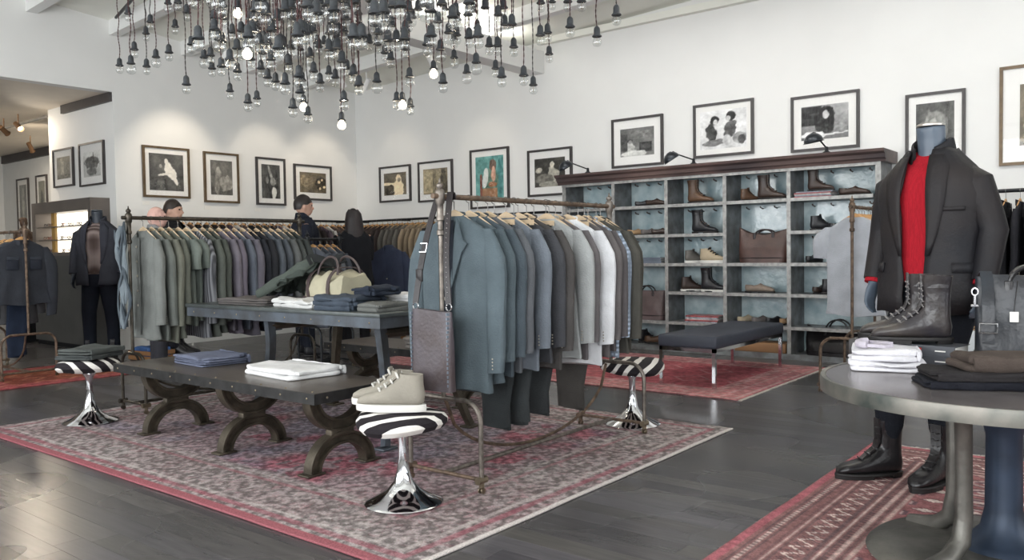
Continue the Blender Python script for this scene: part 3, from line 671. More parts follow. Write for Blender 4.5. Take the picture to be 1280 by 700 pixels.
    if kind == 'coat':
        n = 9; v = []
        for i in range(n):
            z = .0-(L_-.02)*i/(n-1); w = .012+.03*(1-i/(n-1)) if i < 5 else .012+.02*(i-4)/4
            v.append([(-T*1.12-.010-.012*i/n, y, z) for y in (-w, -w*.3, w*.3, w)])
        P['dark_lining'] = MB().loft([[(p[0]-d, p[1], p[2]) for p in r] for r in v for d in (0,)], cap=False, closed=False)
    if kind in ('shirt', 'denim'):
        pk = MB().ribbon([(-T*1.2-.006-.012*i/8, .0+.004*math.sin(i), -.03-(L_-.06)*i/8) for i in range(9)], (0, 1, 0), .03, .004); P['placket'] = pk
    if kind in ('blazer', 'coat', 'shirt'):
        bt = MB()
        for i in range(3 if kind != 'shirt' else 5):
            z = -.38-.11*i if kind != 'shirt' else -.1-.11*i
            bt.loft([[(-T*1.1-.018-d, .012+.009*math.cos(2*PI*k/8)*s, z+.009*math.sin(2*PI*k/8)*s) for k in range(8)] for d, s in ((0, 1), (.004, 1), (.005, .7))])
        P['buttons'] = bt
    return P
GM = {}
BTN = mat('horn_buttons', (170, 164, 152), .35, var=.1)
GL = {'blazer': 'blazer', 'shirt': 'shirt', 'tee': 'short-sleeved shirt', 'coat': 'long coat', 'trousers': 'trousers'}
def garment(kind, seed, m, label, loc, rz, group, scale=1.):
    k = (kind, seed)
    if k not in GM: GM[k] = {a: b.mesh('%s_%s' % (kind, a)) for a, b in garment_parts(kind, seed).items()}
    t = thing({'tee': 'tee_shirt', 'coat': 'coat', 'denim': 'denim_jacket'}.get(kind, kind), label, {'tee': 'shirt', 'trousers': 'trousers', 'coat': 'coat', 'denim': 'jacket', 'blazer': 'jacket', 'shirt': 'shirt'}[kind], loc, rz, group); t.scale = (1, scale, scale)
    for a, me in GM[k].items():
        link('sleeve' if a == 'sleeve2' else a, me, BTN if a in ('buttons', 'cuff_buttons') else (cloth((52, 58, 70)) if a == 'dark_lining' else m), t)
    return t
HG = {}
def hanger(loc, rz, label, group, m, hook=.10, clip=False):
    k = (round(hook, 3), clip)
    if k not in HG:
        b = MB()
        if clip:
            b.loft([[(dx*.008, y, dz*.014-.005) for dx, dz in ((-1, -1), (1, -1), (1, 1), (-1, 1))] for y in (-.13, -.05, .05, .13)])
        else:
            pts = []
            for i in range(15):
                y = -.185+.37*i/14; a = abs(y)/.185; pts.append((0.008*a*a, y, .036-.104*a**1.2))
            b.tube(pts, [.010+.009*(1-abs(i-7)/7) for i in range(15)], 8, flat=.5)
        hk = MB(); hp = [(0, 0, 0), (0, 0, hook-.035)]
        for i in range(11):
            a = -PI*.5+PI*1.35*i/10; hp.append((0, .019*math.cos(a)+0, hook-.0155+.019*math.sin(a)))
        hk.tube(hp, .0022, 6); HG[k] = (b.mesh('hanger_bar'), hk.mesh('hanger_hook'))
    t = thing('clip_hanger' if clip else 'hanger', label, 'hanger', loc, rz, group)
    link('wooden_bar', HG[k][0], m, t); link('hook', HG[k][1], steel, t)
    return t
def rack(label, X0, X1, Yc, wid, zr, m1=ironl, m2=rust, along='x', arch=.43, fz=.0105):
    """garment rack of old pipe: end arches, posts with finials, rail, floor bars, curved brace. local x along the rail"""
    zr = zr-fz; ln = X1-X0; t = thing('garment_rack', label, 'rack', (X0, Yc, fz) if along == 'x' else (Yc, X0, fz), 0 if along == 'x' else PI/2)
    for x in (0, ln):
        pts = [(x, -wid/2, .05), (x, -wid/2, arch-.10)]
        for i in range(7): a = PI-PI/2*i/6; pts.append((x, -wid/2+.10+.10*math.cos(a), arch-.10+.10*math.sin(a)))
        for i in range(7): a = PI/2-PI/2*i/6; pts.append((x, wid/2-.10+.10*math.cos(a), arch-.10+.10*math.sin(a)))
        pts.append((x, wid/2, .05)); link('end_arch', MB().tube(pts, .012, 8), m1, t)
        link('post', MB().tube([(x, 0, arch), (x, 0, zr+.02)], .0115, 8), m1, t)
        fn = MB().lathe([(.012, -.19), (.019, -.185), (.019, -.165), (.014, -.16), (.014, -.12), (.020, -.115), (.020, -.10), (.016, -.09), (.017, -.04), (.023, -.03), (.024, .02), (.020, .03), (.012, .036), (.018, .046), (.017, .056), (.006, .066), (.003, .085), (.0, .086)], 12, (x, 0, zr))
        link('finial', fn, m1, t)
        link('floor_bar', MB().tube([(x, -wid/2, .065), (x, wid/2, .065)], .010, 8), m2, t)
        for sy in (-1, 1):
            c = MB().tube([(x-.03, sy*wid/2, .065), (x+.03, sy*wid/2, .065)], .018, 8).tube([(x, sy*wid/2, .065), (x, sy*wid/2, .03)], .013, 8)
            for w in (-1, 1): c.xf(lambda p: p).loft([[(x+.014*math.cos(2*PI*k/10), sy*wid/2+w*.009+d, .0155+.014*math.sin(2*PI*k/10)) for k in range(10)] for d in (-.004, .004)])
            link('caster', c, brass if sy < 0 else m2, t)
    link('rail', MB().tube([(-.05, 0, zr), (ln+.05, 0, zr)], .0135, 10), m2, t)
    link('long_floor_bar', MB().tube([(0, 0, .065), (ln, 0, .065)], .012, 8), m1, t)
    br = []
    for i in range(25):
        k = i/24; br.append((ln*.02+ln*.96*k, 0.018, .078+(arch-.09)*(1-math.sqrt(max(0, 1-(2*k-1)**2)))))
    link('curved_brace', MB().tube(br, .009, 8), m2, t)
    return t
def hang_row(items, X0, X1, Yc, zr, where, gname, hm, along='x', drop=.115, flip=0., jit=.03, hl=None, seed=5):
    """items: (kind, rgb, colour words, stripe) in order; hangs each one with its hanger on a rail"""
    rr = random.Random(seed); n = len(items)
    for i, it in enumerate(items):
        kind, rgb, words = it[:3]; stripe = it[3] if len(it) > 3 else None; dz = 0; dy, dr = it[4] if len(it) > 4 else (0, 0)
        p = X0+(X1-X0)*(i+.5)/n+rr.uniform(-.006, .006); rz = rr.uniform(-jit, jit)+flip+dr+(PI/2 if along == 'y' else 0)
        loc = (p, Yc+dy+rr.uniform(-.012, .012), zr-drop) if along == 'x' else (Yc+rr.uniform(-.012, .012), p, zr-drop)
        clip = kind == 'trousers'
        loc2 = (loc[0], loc[1], zr-drop+dz)
        garment(kind, 1+rr.randrange(3), cloth(rgb, stripe), '%s %s, %s from %s' % (words, GL[kind], ORD[i], where), (loc[0], loc[1], zr-drop-(.012 if clip else 0)+dz), rz, gname, 1+rr.uniform(-.03, .03))
        hanger((loc[0], loc[1], zr-drop+dz), rz, '%s hanger, %s from %s' % ('clip' if clip else 'wooden', ORD[i], where), gname+' hangers', hm, hook=drop+.012, clip=clip)
# ================================================================ racks and their clothes
FR = rack('worn pipe garment rack with the leather satchel on its post', 2.87, 4.40, 2.735, .47, 1.415)
slate = (98, 112, 120); A = 'the satchel end of the front rack'
items = [('shirt', (104, 120, 128), 'slate blue'), ('blazer', (98, 112, 122), 'blue grey'), ('blazer', (118, 122, 128), 'steel grey'), ('trousers', (70, 76, 78), 'charcoal green'), ('shirt', (138, 148, 160), 'pale blue grey'), ('trousers', (80, 86, 88), 'slate'), ('blazer', (96, 98, 104), 'charcoal'),
         ('blazer', (104, 100, 98), 'brown grey'), ('trousers', (74, 78, 80), 'dark grey'), ('blazer', (188, 192, 192), 'silver grey', None, (-.02, .08)), ('shirt', (196, 198, 196), 'light grey'),
         ('blazer', (134, 128, 130), 'taupe grey'), ('shirt', (240, 242, 246), 'white', None, (-.035, .16)), ('trousers', (92, 88, 84), 'olive grey'), ('blazer', (132, 126, 126), 'mushroom grey'), ('blazer', (122, 116, 118), 'warm grey'),
         ('shirt', (150, 166, 186), 'blue and white checked', 'check'), ('blazer', (108, 106, 98), 'olive grey'), ('blazer', (96, 94, 86), 'dark olive')]
garment('coat', 1, cloth((106, 122, 130)), 'long slate blue coat hanging open at the satchel end of the pipe rack', (2.97, 2.735, 1.30), .02, 'clothes on the front pipe rack', 1.0)
hanger((2.97, 2.735, 1.30), .02, 'pale wooden hanger holding the long slate blue coat', 'front rack hangers', wood, hook=.127)
hang_row(items, 3.05, 4.34, 2.735, 1.415, A, 'clothes on the front pipe rack', wood)
# loose trouser legs hanging low under the jackets
for i, (x, y, rgb, w, z) in enumerate(((3.22, 2.80, (78, 84, 88), 'charcoal', 1.12), (3.30, 2.70, (84, 92, 96), 'slate', 1.12), (3.60, 2.67, (84, 90, 92), 'dark green grey', 1.14), (3.74, 2.70, (74, 80, 82), 'deep grey', 1.14))):
    pass
# rack of sage and slate shirts
rack('dark pipe garment rack filled with sage and slate shirts', 2.92, 4.42, 5.9, .34, 1.43, iron, iron)
B_ = 'the scarf end of the sage rack'
items = [('shirt', (134, 138, 134), 'pale sage'), ('shirt', (126, 132, 126), 'sage'), ('shirt', (132, 134, 120), 'khaki sage'), ('shirt', (122, 126, 114), 'khaki green'), ('tee', (130, 140, 132), 'mint grey'), ('tee', (124, 134, 126), 'grey green'),
         ('shirt', (86, 88, 94), 'dark grey', 'stripe'), ('blazer', (108, 114, 106), 'olive sage'), ('blazer', (102, 108, 100), 'moss grey'), ('shirt', (132, 126, 138), 'mauve grey'), ('shirt', (126, 118, 132), 'dusty purple'),
         ('shirt', (108, 116, 130), 'slate'), ('shirt', (116, 112, 124), 'plum grey'), ('blazer', (62, 66, 76), 'ink navy'), ('blazer', (58, 60, 66), 'black grey'), ('blazer', (100, 108, 118), 'steel blue'),
         ('shirt', (98, 106, 116), 'storm grey'), ('blazer', (112, 116, 116), 'ash grey'), ('blazer', (92, 98, 96), 'dark sage'), ('blazer', (78, 84, 82), 'deep green grey')]
hang_row(items, 2.99, 4.36, 5.9, 1.43, B_, 'clothes on the sage shirt rack', wood, seed=8)
# scarf knotted on the near post
sc = thing('scarf', 'crinkled pale blue scarf draped on the post of the sage shirt rack', 'scarf', (2.90, 5.9, 0))
rs = random.Random(4)
for i in range(5):
    y = -.05+.025*i; zt = 1.40-.03*abs(i-2); zb = .62+.05*rs.random()
    pts = [(-.035+.012*math.sin(z*11+i), y+.03*math.sin(z*7+i*2), zt+(zb-zt)*z) for z in np.linspace(0, 1, 14)]
    link('fold', MB().tube(pts, [.012]+[.022+.008*math.sin(j*1.7+i) for j in range(12)]+[.016], 7, flat=.5), cloth((128, 140, 148)) if i % 2 else cloth((98, 110, 120)), sc)
# rack by the eyewear cabinet, rail running away along Y
rack('thin pipe rack with the denim jacket near the eyewear cabinet', 8.38, 9.6, 3.16, .48, 1.40, rust, rust, 'y', .42)
garment('denim', 2, cloth((74, 78, 88)), 'dark indigo denim jacket on the thin pipe rack', (3.16, 8.46, 1.30), PI/2+.05, 'clothes on the denim rack', 1.02)
for sy in (-1, 1):
    dn = [o for o in COL.objects if o.get('label', '').startswith('dark indigo denim')][0]
    link('chest_pocket', MB().rbox((-.036, sy*.10, -.20), (.006, .10, .11), .004, 2), cloth((62, 68, 82)), dn)
    link('pocket_flap', MB().rbox((-.041, sy*.10, -.15), (.006, .104, .03), .004, 2), cloth((76, 82, 94)), dn)
hanger((3.16, 8.46, 1.30), PI/2+.05, 'wooden hanger holding the dark indigo denim jacket', 'denim rack hangers', woodo, hook=.112)
garment('trousers', 1, cloth((44, 58, 84)), 'blue jeans hanging under the denim jacket', (3.13, 8.55, 1.08), PI/2, 'clothes on the denim rack', .8)
hang_row([('blazer', (96, 96, 100), 'charcoal'), ('shirt', (120, 116, 110), 'grey brown'), ('blazer', (84, 92, 104), 'slate'), ('shirt', (150, 140, 126), 'sand'), ('blazer', (70, 74, 84), 'ink')], 8.62, 9.5, 3.16, 1.40, 'the denim jacket on the thin rack', 'clothes on the denim rack', woodo, along='y', seed=3)
# grey tee rack in front of the shelving
rack('slim pipe rack with the grey tee shirt beside the shoe shelving', 6.5, 7.12, 1.88, .48, 1.44, rust, rust, fz=0)
garment('tee', 2, cloth((190, 194, 202)), 'plain light grey tee shirt on the slim pipe rack', (6.58, 1.88, 1.34), .0, 'clothes on the tee rack', 1.08)
hanger((6.58, 1.88, 1.34), .0, 'wooden hanger holding the plain light grey tee shirt', 'tee rack hangers', woodo, hook=.112)
hang_row([('tee', (196, 198, 204), 'pale grey'), ('tee', (170, 174, 182), 'mid grey'), ('tee', (120, 126, 134), 'steel grey'), ('tee', (168, 58, 62), 'red'), ('tee', (90, 92, 98), 'charcoal'), ('tee', (60, 62, 70), 'ink')], 6.66, 7.08, 1.88, 1.44, 'the plain grey tee on the slim rack', 'clothes on the tee rack', woodo, seed=12, drop=.10)
# small rack between the shoppers
rack('small dark rack of blue grey jackets between the two shoppers', 5.05, 5.45, 6.62, .36, 1.29, blackm, blackm, fz=0)
hang_row([('blazer', (110, 116, 128), 'dusty blue'), ('blazer', (100, 108, 122), 'denim blue'), ('blazer', (118, 122, 130), 'pale slate'), ('blazer', (88, 94, 106), 'blue slate')], 5.08, 5.42, 6.62, 1.29, 'the near end of the small dark rack', 'clothes on the small dark rack', woodo, seed=21, drop=.10)
# wall rails
def wall_rail(label, along, a, b, c, z, wallc):
    t = thing('wall_rail', label, 'rail', (0, 0, 0)); m = MB(); pts = [(a, c, z), (b, c, z)] if along == 'x' else [(c, a, z), (c, b, z)]
    link('rail', MB().tube(pts, .017, 8), blackm, t)
    n = max(2, int(abs(b-a)/.9)+1)
    for i in range(n):
        p = a+(b-a)*(i+.02)/(n-.96)
        q = [(p, c, z), (p, wallc, z)] if along == 'x' else [(c, p, z), (wallc, p, z)]
        link('bracket', MB().tube(q, .012, 8), blackm, t)
wall_rail('black clothes rail along the left wall', 'x', 4.95, 8.2, 9.66, 1.62, YW)
wall_rail('black clothes rail on the right wall next to the corner', 'y', 9.75, 6.05, 8.28, 1.62, XW)
wall_rail('black clothes rail on the right wall under the big brown photo', 'y', 1.55, -1.2, 8.28, 1.60, XW)
pal = [((84, 70, 66), 'dark brown'), ((96, 80, 76), 'cocoa'), ((72, 62, 62), 'espresso'), ((128, 120, 108), 'stone'), ((104, 104, 98), 'olive grey'), ((150, 134, 110), 'tan'), ((166, 148, 122), 'sand'), ((60, 58, 60), 'black'), ((90, 76, 84), 'aubergine')]
rr = random.Random(31)
its = []
for i in range(26):
    c, w = [((112, 96, 108), 'mauve'), ((70, 60, 58), 'black brown'), ((86, 84, 80), 'smoke'), ((60, 60, 62), 'black'), ((120, 98, 88), 'cinnamon'), ((210, 206, 200), 'ivory')][(i*5+i//6) % 6]; its.append(('blazer', c, w))
hang_row(its, 5.3, 8.1, 9.66, 1.62, 'the white jamb on the left wall rail', 'jackets on the left wall rail', woodo, seed=41, drop=.10, jit=.03)
its = []
for i in range(22):
    k = 0 if i < 6 else 1 if i < 10 else 2 if i < 14 else 3
    c, w = [((92, 78, 74), 'cocoa'), ((118, 114, 106), 'stone'), ((172, 152, 124), 'sand'), ((72, 70, 74), 'charcoal')][k]
    f = .9+.2*rr.random(); its.append(('blazer', tuple(int(v*f) for v in c), w))
hang_row(its, 9.55, 7.2, 8.28, 1.62, 'the room corner on the right wall rail', 'jackets on the right wall rail', woodo, along='y', seed=42, drop=.10, jit=.03)
hang_row([('blazer', (46, 50, 66), 'navy'), ('blazer', (52, 58, 82), 'blue navy'), ('blazer', (44, 48, 66), 'ink navy'), ('blazer', (38, 38, 44), 'black'), ('blazer', (56, 56, 64), 'charcoal'), ('blazer', (44, 44, 50), 'jet')] +
         [('blazer', (50, 52, 62), 'midnight')]*4, 1.45, .45, 8.28, 1.60, 'the shelving end of the suit rail', 'suits on the right wall rail', woodo, along='y', seed=43, drop=.12, jit=.04)

# ================================================================ shoe shelving
sx = 8.2
SY = [5.71, 5.042, 4.358, 3.669, 2.985, 2.16]; SZ = [1.63, 1.30, .978, .663, .331]
T = thing('shoe_shelving', 'tall weathered blue grey shelving unit against the right wall', 'shelving', (0, 0, 0))
sm = mat('weathered_grey_shelf_paint', (132, 136, 138), .5, .25, var=.22, vs_=9, bump=.15, bs=60, rgb2=(92, 90, 90))
se = mat('worn_pale_shelf_edge', (168, 168, 166), .45, .3, var=.2, vs_=24)
bk = mat('glossy_blue_back_paint', (204, 220, 222), .16, .0, var=.14, vs_=7, bump=.5, bs=22, coat=.6, rgb2=(154, 178, 186))
cw = mat('rubbed_red_brown_cornice', (118, 98, 92), .4, .1, var=.25, vs_=5, rgb2=(66, 58, 60), stretch=(1, .25, 1))
for y in SY:
    w = .04 if y not in (SY[0], SY[-1]) else .05
    nm = 'divider' if w == .04 else 'side_panel'
    off = 0 if nm == 'divider' else (.025 if y == SY[0] else -.025)
    link(nm, MB().b2(sx+.004, XW-.012, y-w/2+off, y+w/2+off, .02, 1.96), sm, T, False)
    link('edge_strip', MB().b2(sx-.004, sx+.004, y-w/2+off, y+w/2+off, .02, 1.96), se, T, False)
for c in range(5):
    y1, y0 = SY[c]-.02, SY[c+1]+.02
    link('back_panel', MB().b2(XW-.012, XW-.002, SY[c+1], SY[c], .03, 1.96), bk, T, False)
    for r, z in enumerate(SZ):
        if (c == 3 and r == 1) or (c == 1 and r == 3): continue
        s = link('shelf_board', MB().b2(sx+.006, XW-.012, y0, y1, z-.03, z), sm, T, False)
        link('edge_strip', MB().b2(sx-.002, sx+.006, y0, y1, z-.032, z+.002), se, s, False)
    link('floor_board', MB().b2(sx+.004, XW-.012, y0, y1, .02, .05), sm, T, False)
    link('top_board', MB().b2(sx+.004, XW-.012, y0, y1, 1.93, 1.96), sm, T, False)
    for r, z in enumerate([1.96]+SZ[:2]):
        if c == 3 and r == 2: continue
        for k in range(4):
            y = y0+(y1-y0)*(k+.6)/4.2
            link('coat_peg', MB().tube([(XW-.012, y, z-.075), (XW-.075, y, z-.068), (XW-.085, y, z-.055)], [.008, .007, .009], 6), cw, T)
link('base_rail', MB().b2(sx-.015, sx+.004, SY[5]-.05, SY[0]+.05, .0, .055), sm, T, False)
pr = [(sx-.02, 1.93), (sx-.03, 1.955), (sx-.05, 1.965), (sx-.06, 2.0), (sx-.10, 2.02), (sx-.11, 2.045), (XW-.002, 2.045), (XW-.002, 1.93)]
link('cornice', MB().prism([(p[0], p[1]) for p in pr], 1, SY[5]-.10, SY[0]+.10), cw, T, False)
link('fascia', MB().b2(sx-.012, sx+.002, SY[5]-.05, SY[0]+.05, 1.90, 1.935), se, T, False)
def sh(px, row, kind, col, words, sole=solek, lace=None, sc=1., turn=0., dz=0., dx=.0):
    z = ([1.63, 1.30, .978, .663, .331, .05])[row]
    y = onX(px, 300, 8.33)[1]
    d = -PI/2+turn
    shoe(words, kind, (8.34+dx, y+.14*sc*math.cos(turn), z+dz), d, SL[col], sole, lace, 'shoes in the shelving', sc)
sh(803, 0, 'low', 'black', 'black low shoe, left of a pair in the top row', sc=.8, turn=.5); sh(820, 0, 'low', 'dbrown', 'dark brown loafer in the top row beside the black shoe', sc=.9)
sh(875, 0, 'boot', 'brown', 'worn brown lace boot alone in the top row of the shelving')
sh(933, 0, 'ankle', 'brown', 'small brown boot turned away in the top row', sc=.8, turn=1.0); sh(964, 0, 'boot', 'dbrown', 'dark brown boot with curled toe in the top row', lace=SL['brown'])
sh(1025, 0, 'boot', 'dbrown', 'dark boot standing on the magazine stack', dz=.0605, sc=.86); sh(1067, 0, 'low', 'dbrown', 'dark brown pointed shoe beside the magazine stack', sc=1.0)
sh(791, 1, 'low', 'tan', 'tan suede shoe, second shelf', sc=.85, turn=.9); sh(808, 1, 'low', 'grey', 'grey suede shoe, second shelf', sc=.85, turn=.9); sh(825, 1, 'low', 'dbrown', 'dark brown shoe, second shelf', sc=.85, turn=.3)
sh(880, 1, 'boot', 'black', 'black boot with brown foot, second shelf', lace=SL['brown'])
sh(1025, 1, 'ankle', 'black', 'black ankle boot, second shelf beside the tee rack', sc=.9, turn=.7); sh(1052, 1, 'low', 'black', 'black low shoe, second shelf beside the tee rack', sc=.9)
sh(864, 2, 'sneaker', 'greyboot', 'grey high sneaker with pale sole, third shelf', solew, sc=.9, turn=.9); sh(890, 2, 'sneaker', 'beige', 'beige high sneaker, third shelf', solew)
sh(1012, 2, 'low', 'black', 'black shoe turned to the room, third shelf', sc=.85, turn=1.3)
sh(861, 3, 'ankle', 'dbrown', 'dark brown boot with white sole, fourth shelf', solew, sc=.95, turn=.7); sh(891, 3, 'boot', 'black', 'black high boot with white sole, fourth shelf', solew)
sh(948, 3, 'low', 'taupe', 'taupe suede shoe alone on the fourth shelf', sc=1.05)
sh(1022, 3, 'low', 'dbrown', 'dark brown shoe turned to the room, fourth shelf', sc=.9, turn=1.2); sh(1041, 3, 'ankle', 'black', 'black boot half hidden by the grey tee', sc=.9, turn=.5)
sh(928, 4, 'low', 'beige', 'beige suede shoe, first of four on the fifth shelf', sc=.9, turn=1.1); sh(947, 4, 'low', 'grey', 'grey suede shoe, second of four on the fifth shelf', sc=.9, turn=1.0); sh(965, 4, 'low', 'black', 'black white-soled shoe, third of four on the fifth shelf', solew, sc=.9, turn=1.0); sh(980, 4, 'low', 'tan', 'tan shoe, last of four on the fifth shelf', sc=.85, turn=1.2)
sh(804, 5, 'ankle', 'black', 'black boot on the bottom shelf', sc=.9, turn=.9); sh(819, 5, 'low', 'brown', 'brown shoe on the bottom shelf', sc=1.1, turn=.2)
# magazine stacks and books
def book(label, loc, d, rz, cover, group, pages=paper, name='book', spine=None):
    t = thing(name, label, 'book', loc, rz, group); w, l, h = d; c = .003
    link('cover', MB().box((0, 0, c/2), (w, l, c)).box((0, 0, h-c/2), (w, l, c)).box((-w/2+c/2, 0, h/2), (c, l, h-2*c)), cover, t, False)
    link('pages', MB().box((.002, 0, h/2), (w-.012, l-.010, h-2*c-.0005)), pages, t, False)
    return t
mcol = [mat('magazine_cover_%d' % i, c, .35, var=.25, vs_=30) for i, c in enumerate(((206, 196, 196), (150, 60, 64), (190, 196, 206), (120, 126, 140), (176, 84, 86), (214, 208, 204)))]
def stack(px, row, n, h, label, d=(.22, .30), cols=mcol, seed=1):
    z = ([1.63, 1.30, .978, .663, .331, .05])[row]; y = onX(px, 300, 8.33)[1]; r = random.Random(seed)
    for i in range(n):
        book('%s, %s from the shelf up' % (label, ORD[i]), (8.33+r.uniform(-.008, .008), y+r.uniform(-.01, .01), z+i*h), (d[0], d[1], h-.0006), r.uniform(-.05, .05), cols[(i*2+seed) % len(cols)], label+' stack', name='magazine')
stack(1021, 0, 5, .012, 'magazine under the dark boot in the top row', (.22, .36), seed=1)
stack(882, 4, 5, .015, 'magazine in the pile on the fifth shelf', (.24, .38), seed=2)
bx_ = [mat('grey_box_card', (122, 132, 144), .6, var=.1), mat('slate_box_card', (104, 114, 128), .6, var=.1)]
stack(818, 2, 3, .022, 'grey blue book lying on the third shelf', (.22, .30), bx_, 3)
tag(link('wooden_crate', MB().rbox((8.36, onX(952, 440, 8.3)[1], .05+.05), (.26, .56, .10), .008), mat('orange_brown_wood', (152, 112, 76), .5, var=.15, vs_=5, stretch=(1, .2, 1))), 'low brown wooden box on the bottom shelf behind the chrome bench', 'box')
tag(link('storage_box', MB().rbox((8.42, onX(762, 260, 8.4)[1], 1.30+.09), (.24, .10, .18), .006), mat('dark_box_card', (70, 66, 78), .5, var=.15)), 'small dark box on the second shelf behind the rack post', 'box')
# ---- leather bags
def tote(name, label, loc, rz, w, d, h, m, flare=.0, handle=.12, hm=None, sag=.02, group=None, ztop=None):
    """soft leather bag: local x = width, y = depth, z up"""
    t = thing(name, label, 'bag', loc, rz, group); rings = []; N = 36
    for i in range(11):
        k = i/10; ww = w/2*(1+flare*k)*(1 if k > .04 else .97); dd = d/2*(1-.75*k**1.6)
        q = []
        for j in range(N):
            a = 2*PI*j/N; c, s = math.cos(a), math.sin(a); x = math.copysign(abs(c)**.35, c)*ww; y = math.copysign(abs(s)**.5, s)*dd
            z = h*k
            if k > .5: z += (k-.5)*2*(sag*(2*(x/ww)**2-1)*1.2+.006*math.sin(x*40))
            y += .012*math.sin(x*16+k*5)*math.sin(k*PI)+.006*math.sin(x*43+k*11)*k
            q.append((x, y, z))
        rings.append(q)
    link('bag_body', MB().loft(rings), m, t)
    for sy in (-1, 1):
        hp = []
        for i in range(15):
            a = PI*i/14; hp.append((w*.19*math.cos(a), sy*(d*.16), h*.86+(handle+h*.1)*math.sin(a)))
        link('handle', MB().tube(hp, .0085, 8), hm or m, t)
        for sx_ in (-1, 1): link('handle_tab', MB().rbox((sx_*w*.19, sy*d*.19, h*.82), (.03, .012, .09), .004, 2), hm or m, t)
    link('base_seam', MB().tube([(w/2*math.copysign(abs(math.cos(a))**.35, math.cos(a))*1.0, d/2*math.copysign(abs(math.sin(a))**.5, math.sin(a))*1.0, h*.16) for a in np.linspace(0, 2*PI, 33)], .004, 5), hm or m, t)
    return t
y = onX(954, 300, 8.3)[1]
tote('leather_tote', 'big reddish brown leather tote with high corners, in the double-height compartment', (8.36, y, .978), -PI/2, .52, .25, .33, leather, .06, .03, dleather, .035)
y = onX(806, 370, 8.3)[1]
tote('leather_holdall', 'brown leather holdall with loop handles on the lower shelf', (8.36, y, .331), -PI/2, .50, .22, .33, mat('plum_brown_leather', (96, 80, 80), .45, var=.18, bump=.2), -.05, .07, dleather, .0)
y = onX(1046, 420, 8.3)[1]
tote('black_leather_bag', 'slouching black leather bag on the bottom shelf behind the tee rack', (8.36, y, .05), -PI/2-.1, .62, .26, .27, blk, .03, .10, blk, .03)

# ---- articulated lamps on the cornice
def arm_lamp(label, px, py, bx, face):
    h = onX(px, py, 8.02); base = onX(bx, py+2, 8.2)
    t = thing('shelf_lamp', label, 'lamp', (8.18, base[1], 2.046), 0, 'articulated lamps on the shelving')
    hy = h[1]-base[1]; hz = h[2]-2.046; hx = h[0]-8.18
    link('clamp_base', MB().lathe([(.035, 0), (.035, .012), (.02, .02), (.012, .05), (.0, .05)], 14), blackm, t)
    j0 = Vector((0, 0, .05)); j1 = Vector((hx+.03, hy+.0, hz+.105))
    link('joint', MB().ball(j0, .017), blackm, t); link('joint', MB().ball(j1, .019), blackm, t)
    link('arm', MB().tube([j0, j1], .0075, 8), blackm, t)
    d = Vector(face).normalized(); top = Vector((hx, hy, hz+.03)); rings = []
    q = d.to_track_quat('Z', 'X').to_matrix(); R = .09
    for rr_, zz in [(.012, -.085), (.02, -.08), (.022, -.065)]+[(R*math.sin(a), .0-R*math.cos(a)*.92) for a in np.linspace(.35, PI/2, 8)]+[(R*1.12, .006), (R*.98, .004)]+[(R*.93*math.sin(a), -R*.85*math.cos(a)) for a in np.linspace(PI/2, .15, 7)]:
        rings.append([tuple(top+q@Vector((rr_*math.cos(2*PI*k/20), rr_*math.sin(2*PI*k/20), zz))) for k in range(20)])
    s = link('shade', MB().loft(rings), mat('lamp_shade_enamel', (52, 56, 62), .3, .5, var=.1), t)
    link('bulb', MB().ball(tuple(top+q@Vector((0, 0, -.03))), .028), mat('frosted_bulb', (235, 235, 230), .3), s)
    link('neck', MB().tube([tuple(top+q@Vector((0, 0, -.075))), tuple((top+q@Vector((0, 0, -.10))+j1)/2), j1], .009, 8), blackm, t)
arm_lamp('dark dome lamp at the far end of the shelving, beside the dim singer photo', 708, 213, 736, (.30, -.35, -.85))
arm_lamp('dark dome lamp on the middle of the shelving cornice', 840, 203, 868, (.30, -.40, -.8))
arm_lamp('dark dome lamp below the guitarist photo, tilted down', 1017, 181, 1034, (.1, -.15, -.97))

# ---- chrome bench
t = thing('chrome_bench', 'chrome bench with dark blue leather cushion on the red rug', 'bench', (0, 0, 0))
for x in (6.09, 7.52):
    for y in (2.82, 3.29): link('leg', MB().b2(x-.014, x+.014, y-.014, y+.014, .0115, .335), chrome, t, False)
f = MB().b2(6.076, 7.534, 2.806, 2.834, .305, .335).b2(6.076, 7.534, 3.276, 3.304, .305, .335).b2(6.076, 6.104, 2.834, 3.276, .305, .335).b2(7.506, 7.534, 2.834, 3.276, .305, .335)
link('frame', f, chrome, t, False)
link('cushion', MB().rbox((6.805, 3.055, .385), (1.48, .52, .10), .02, 3), mat('navy_cushion_leather', (62, 66, 78), .55, var=.12, vs_=4, bump=.1, bs=40), t)
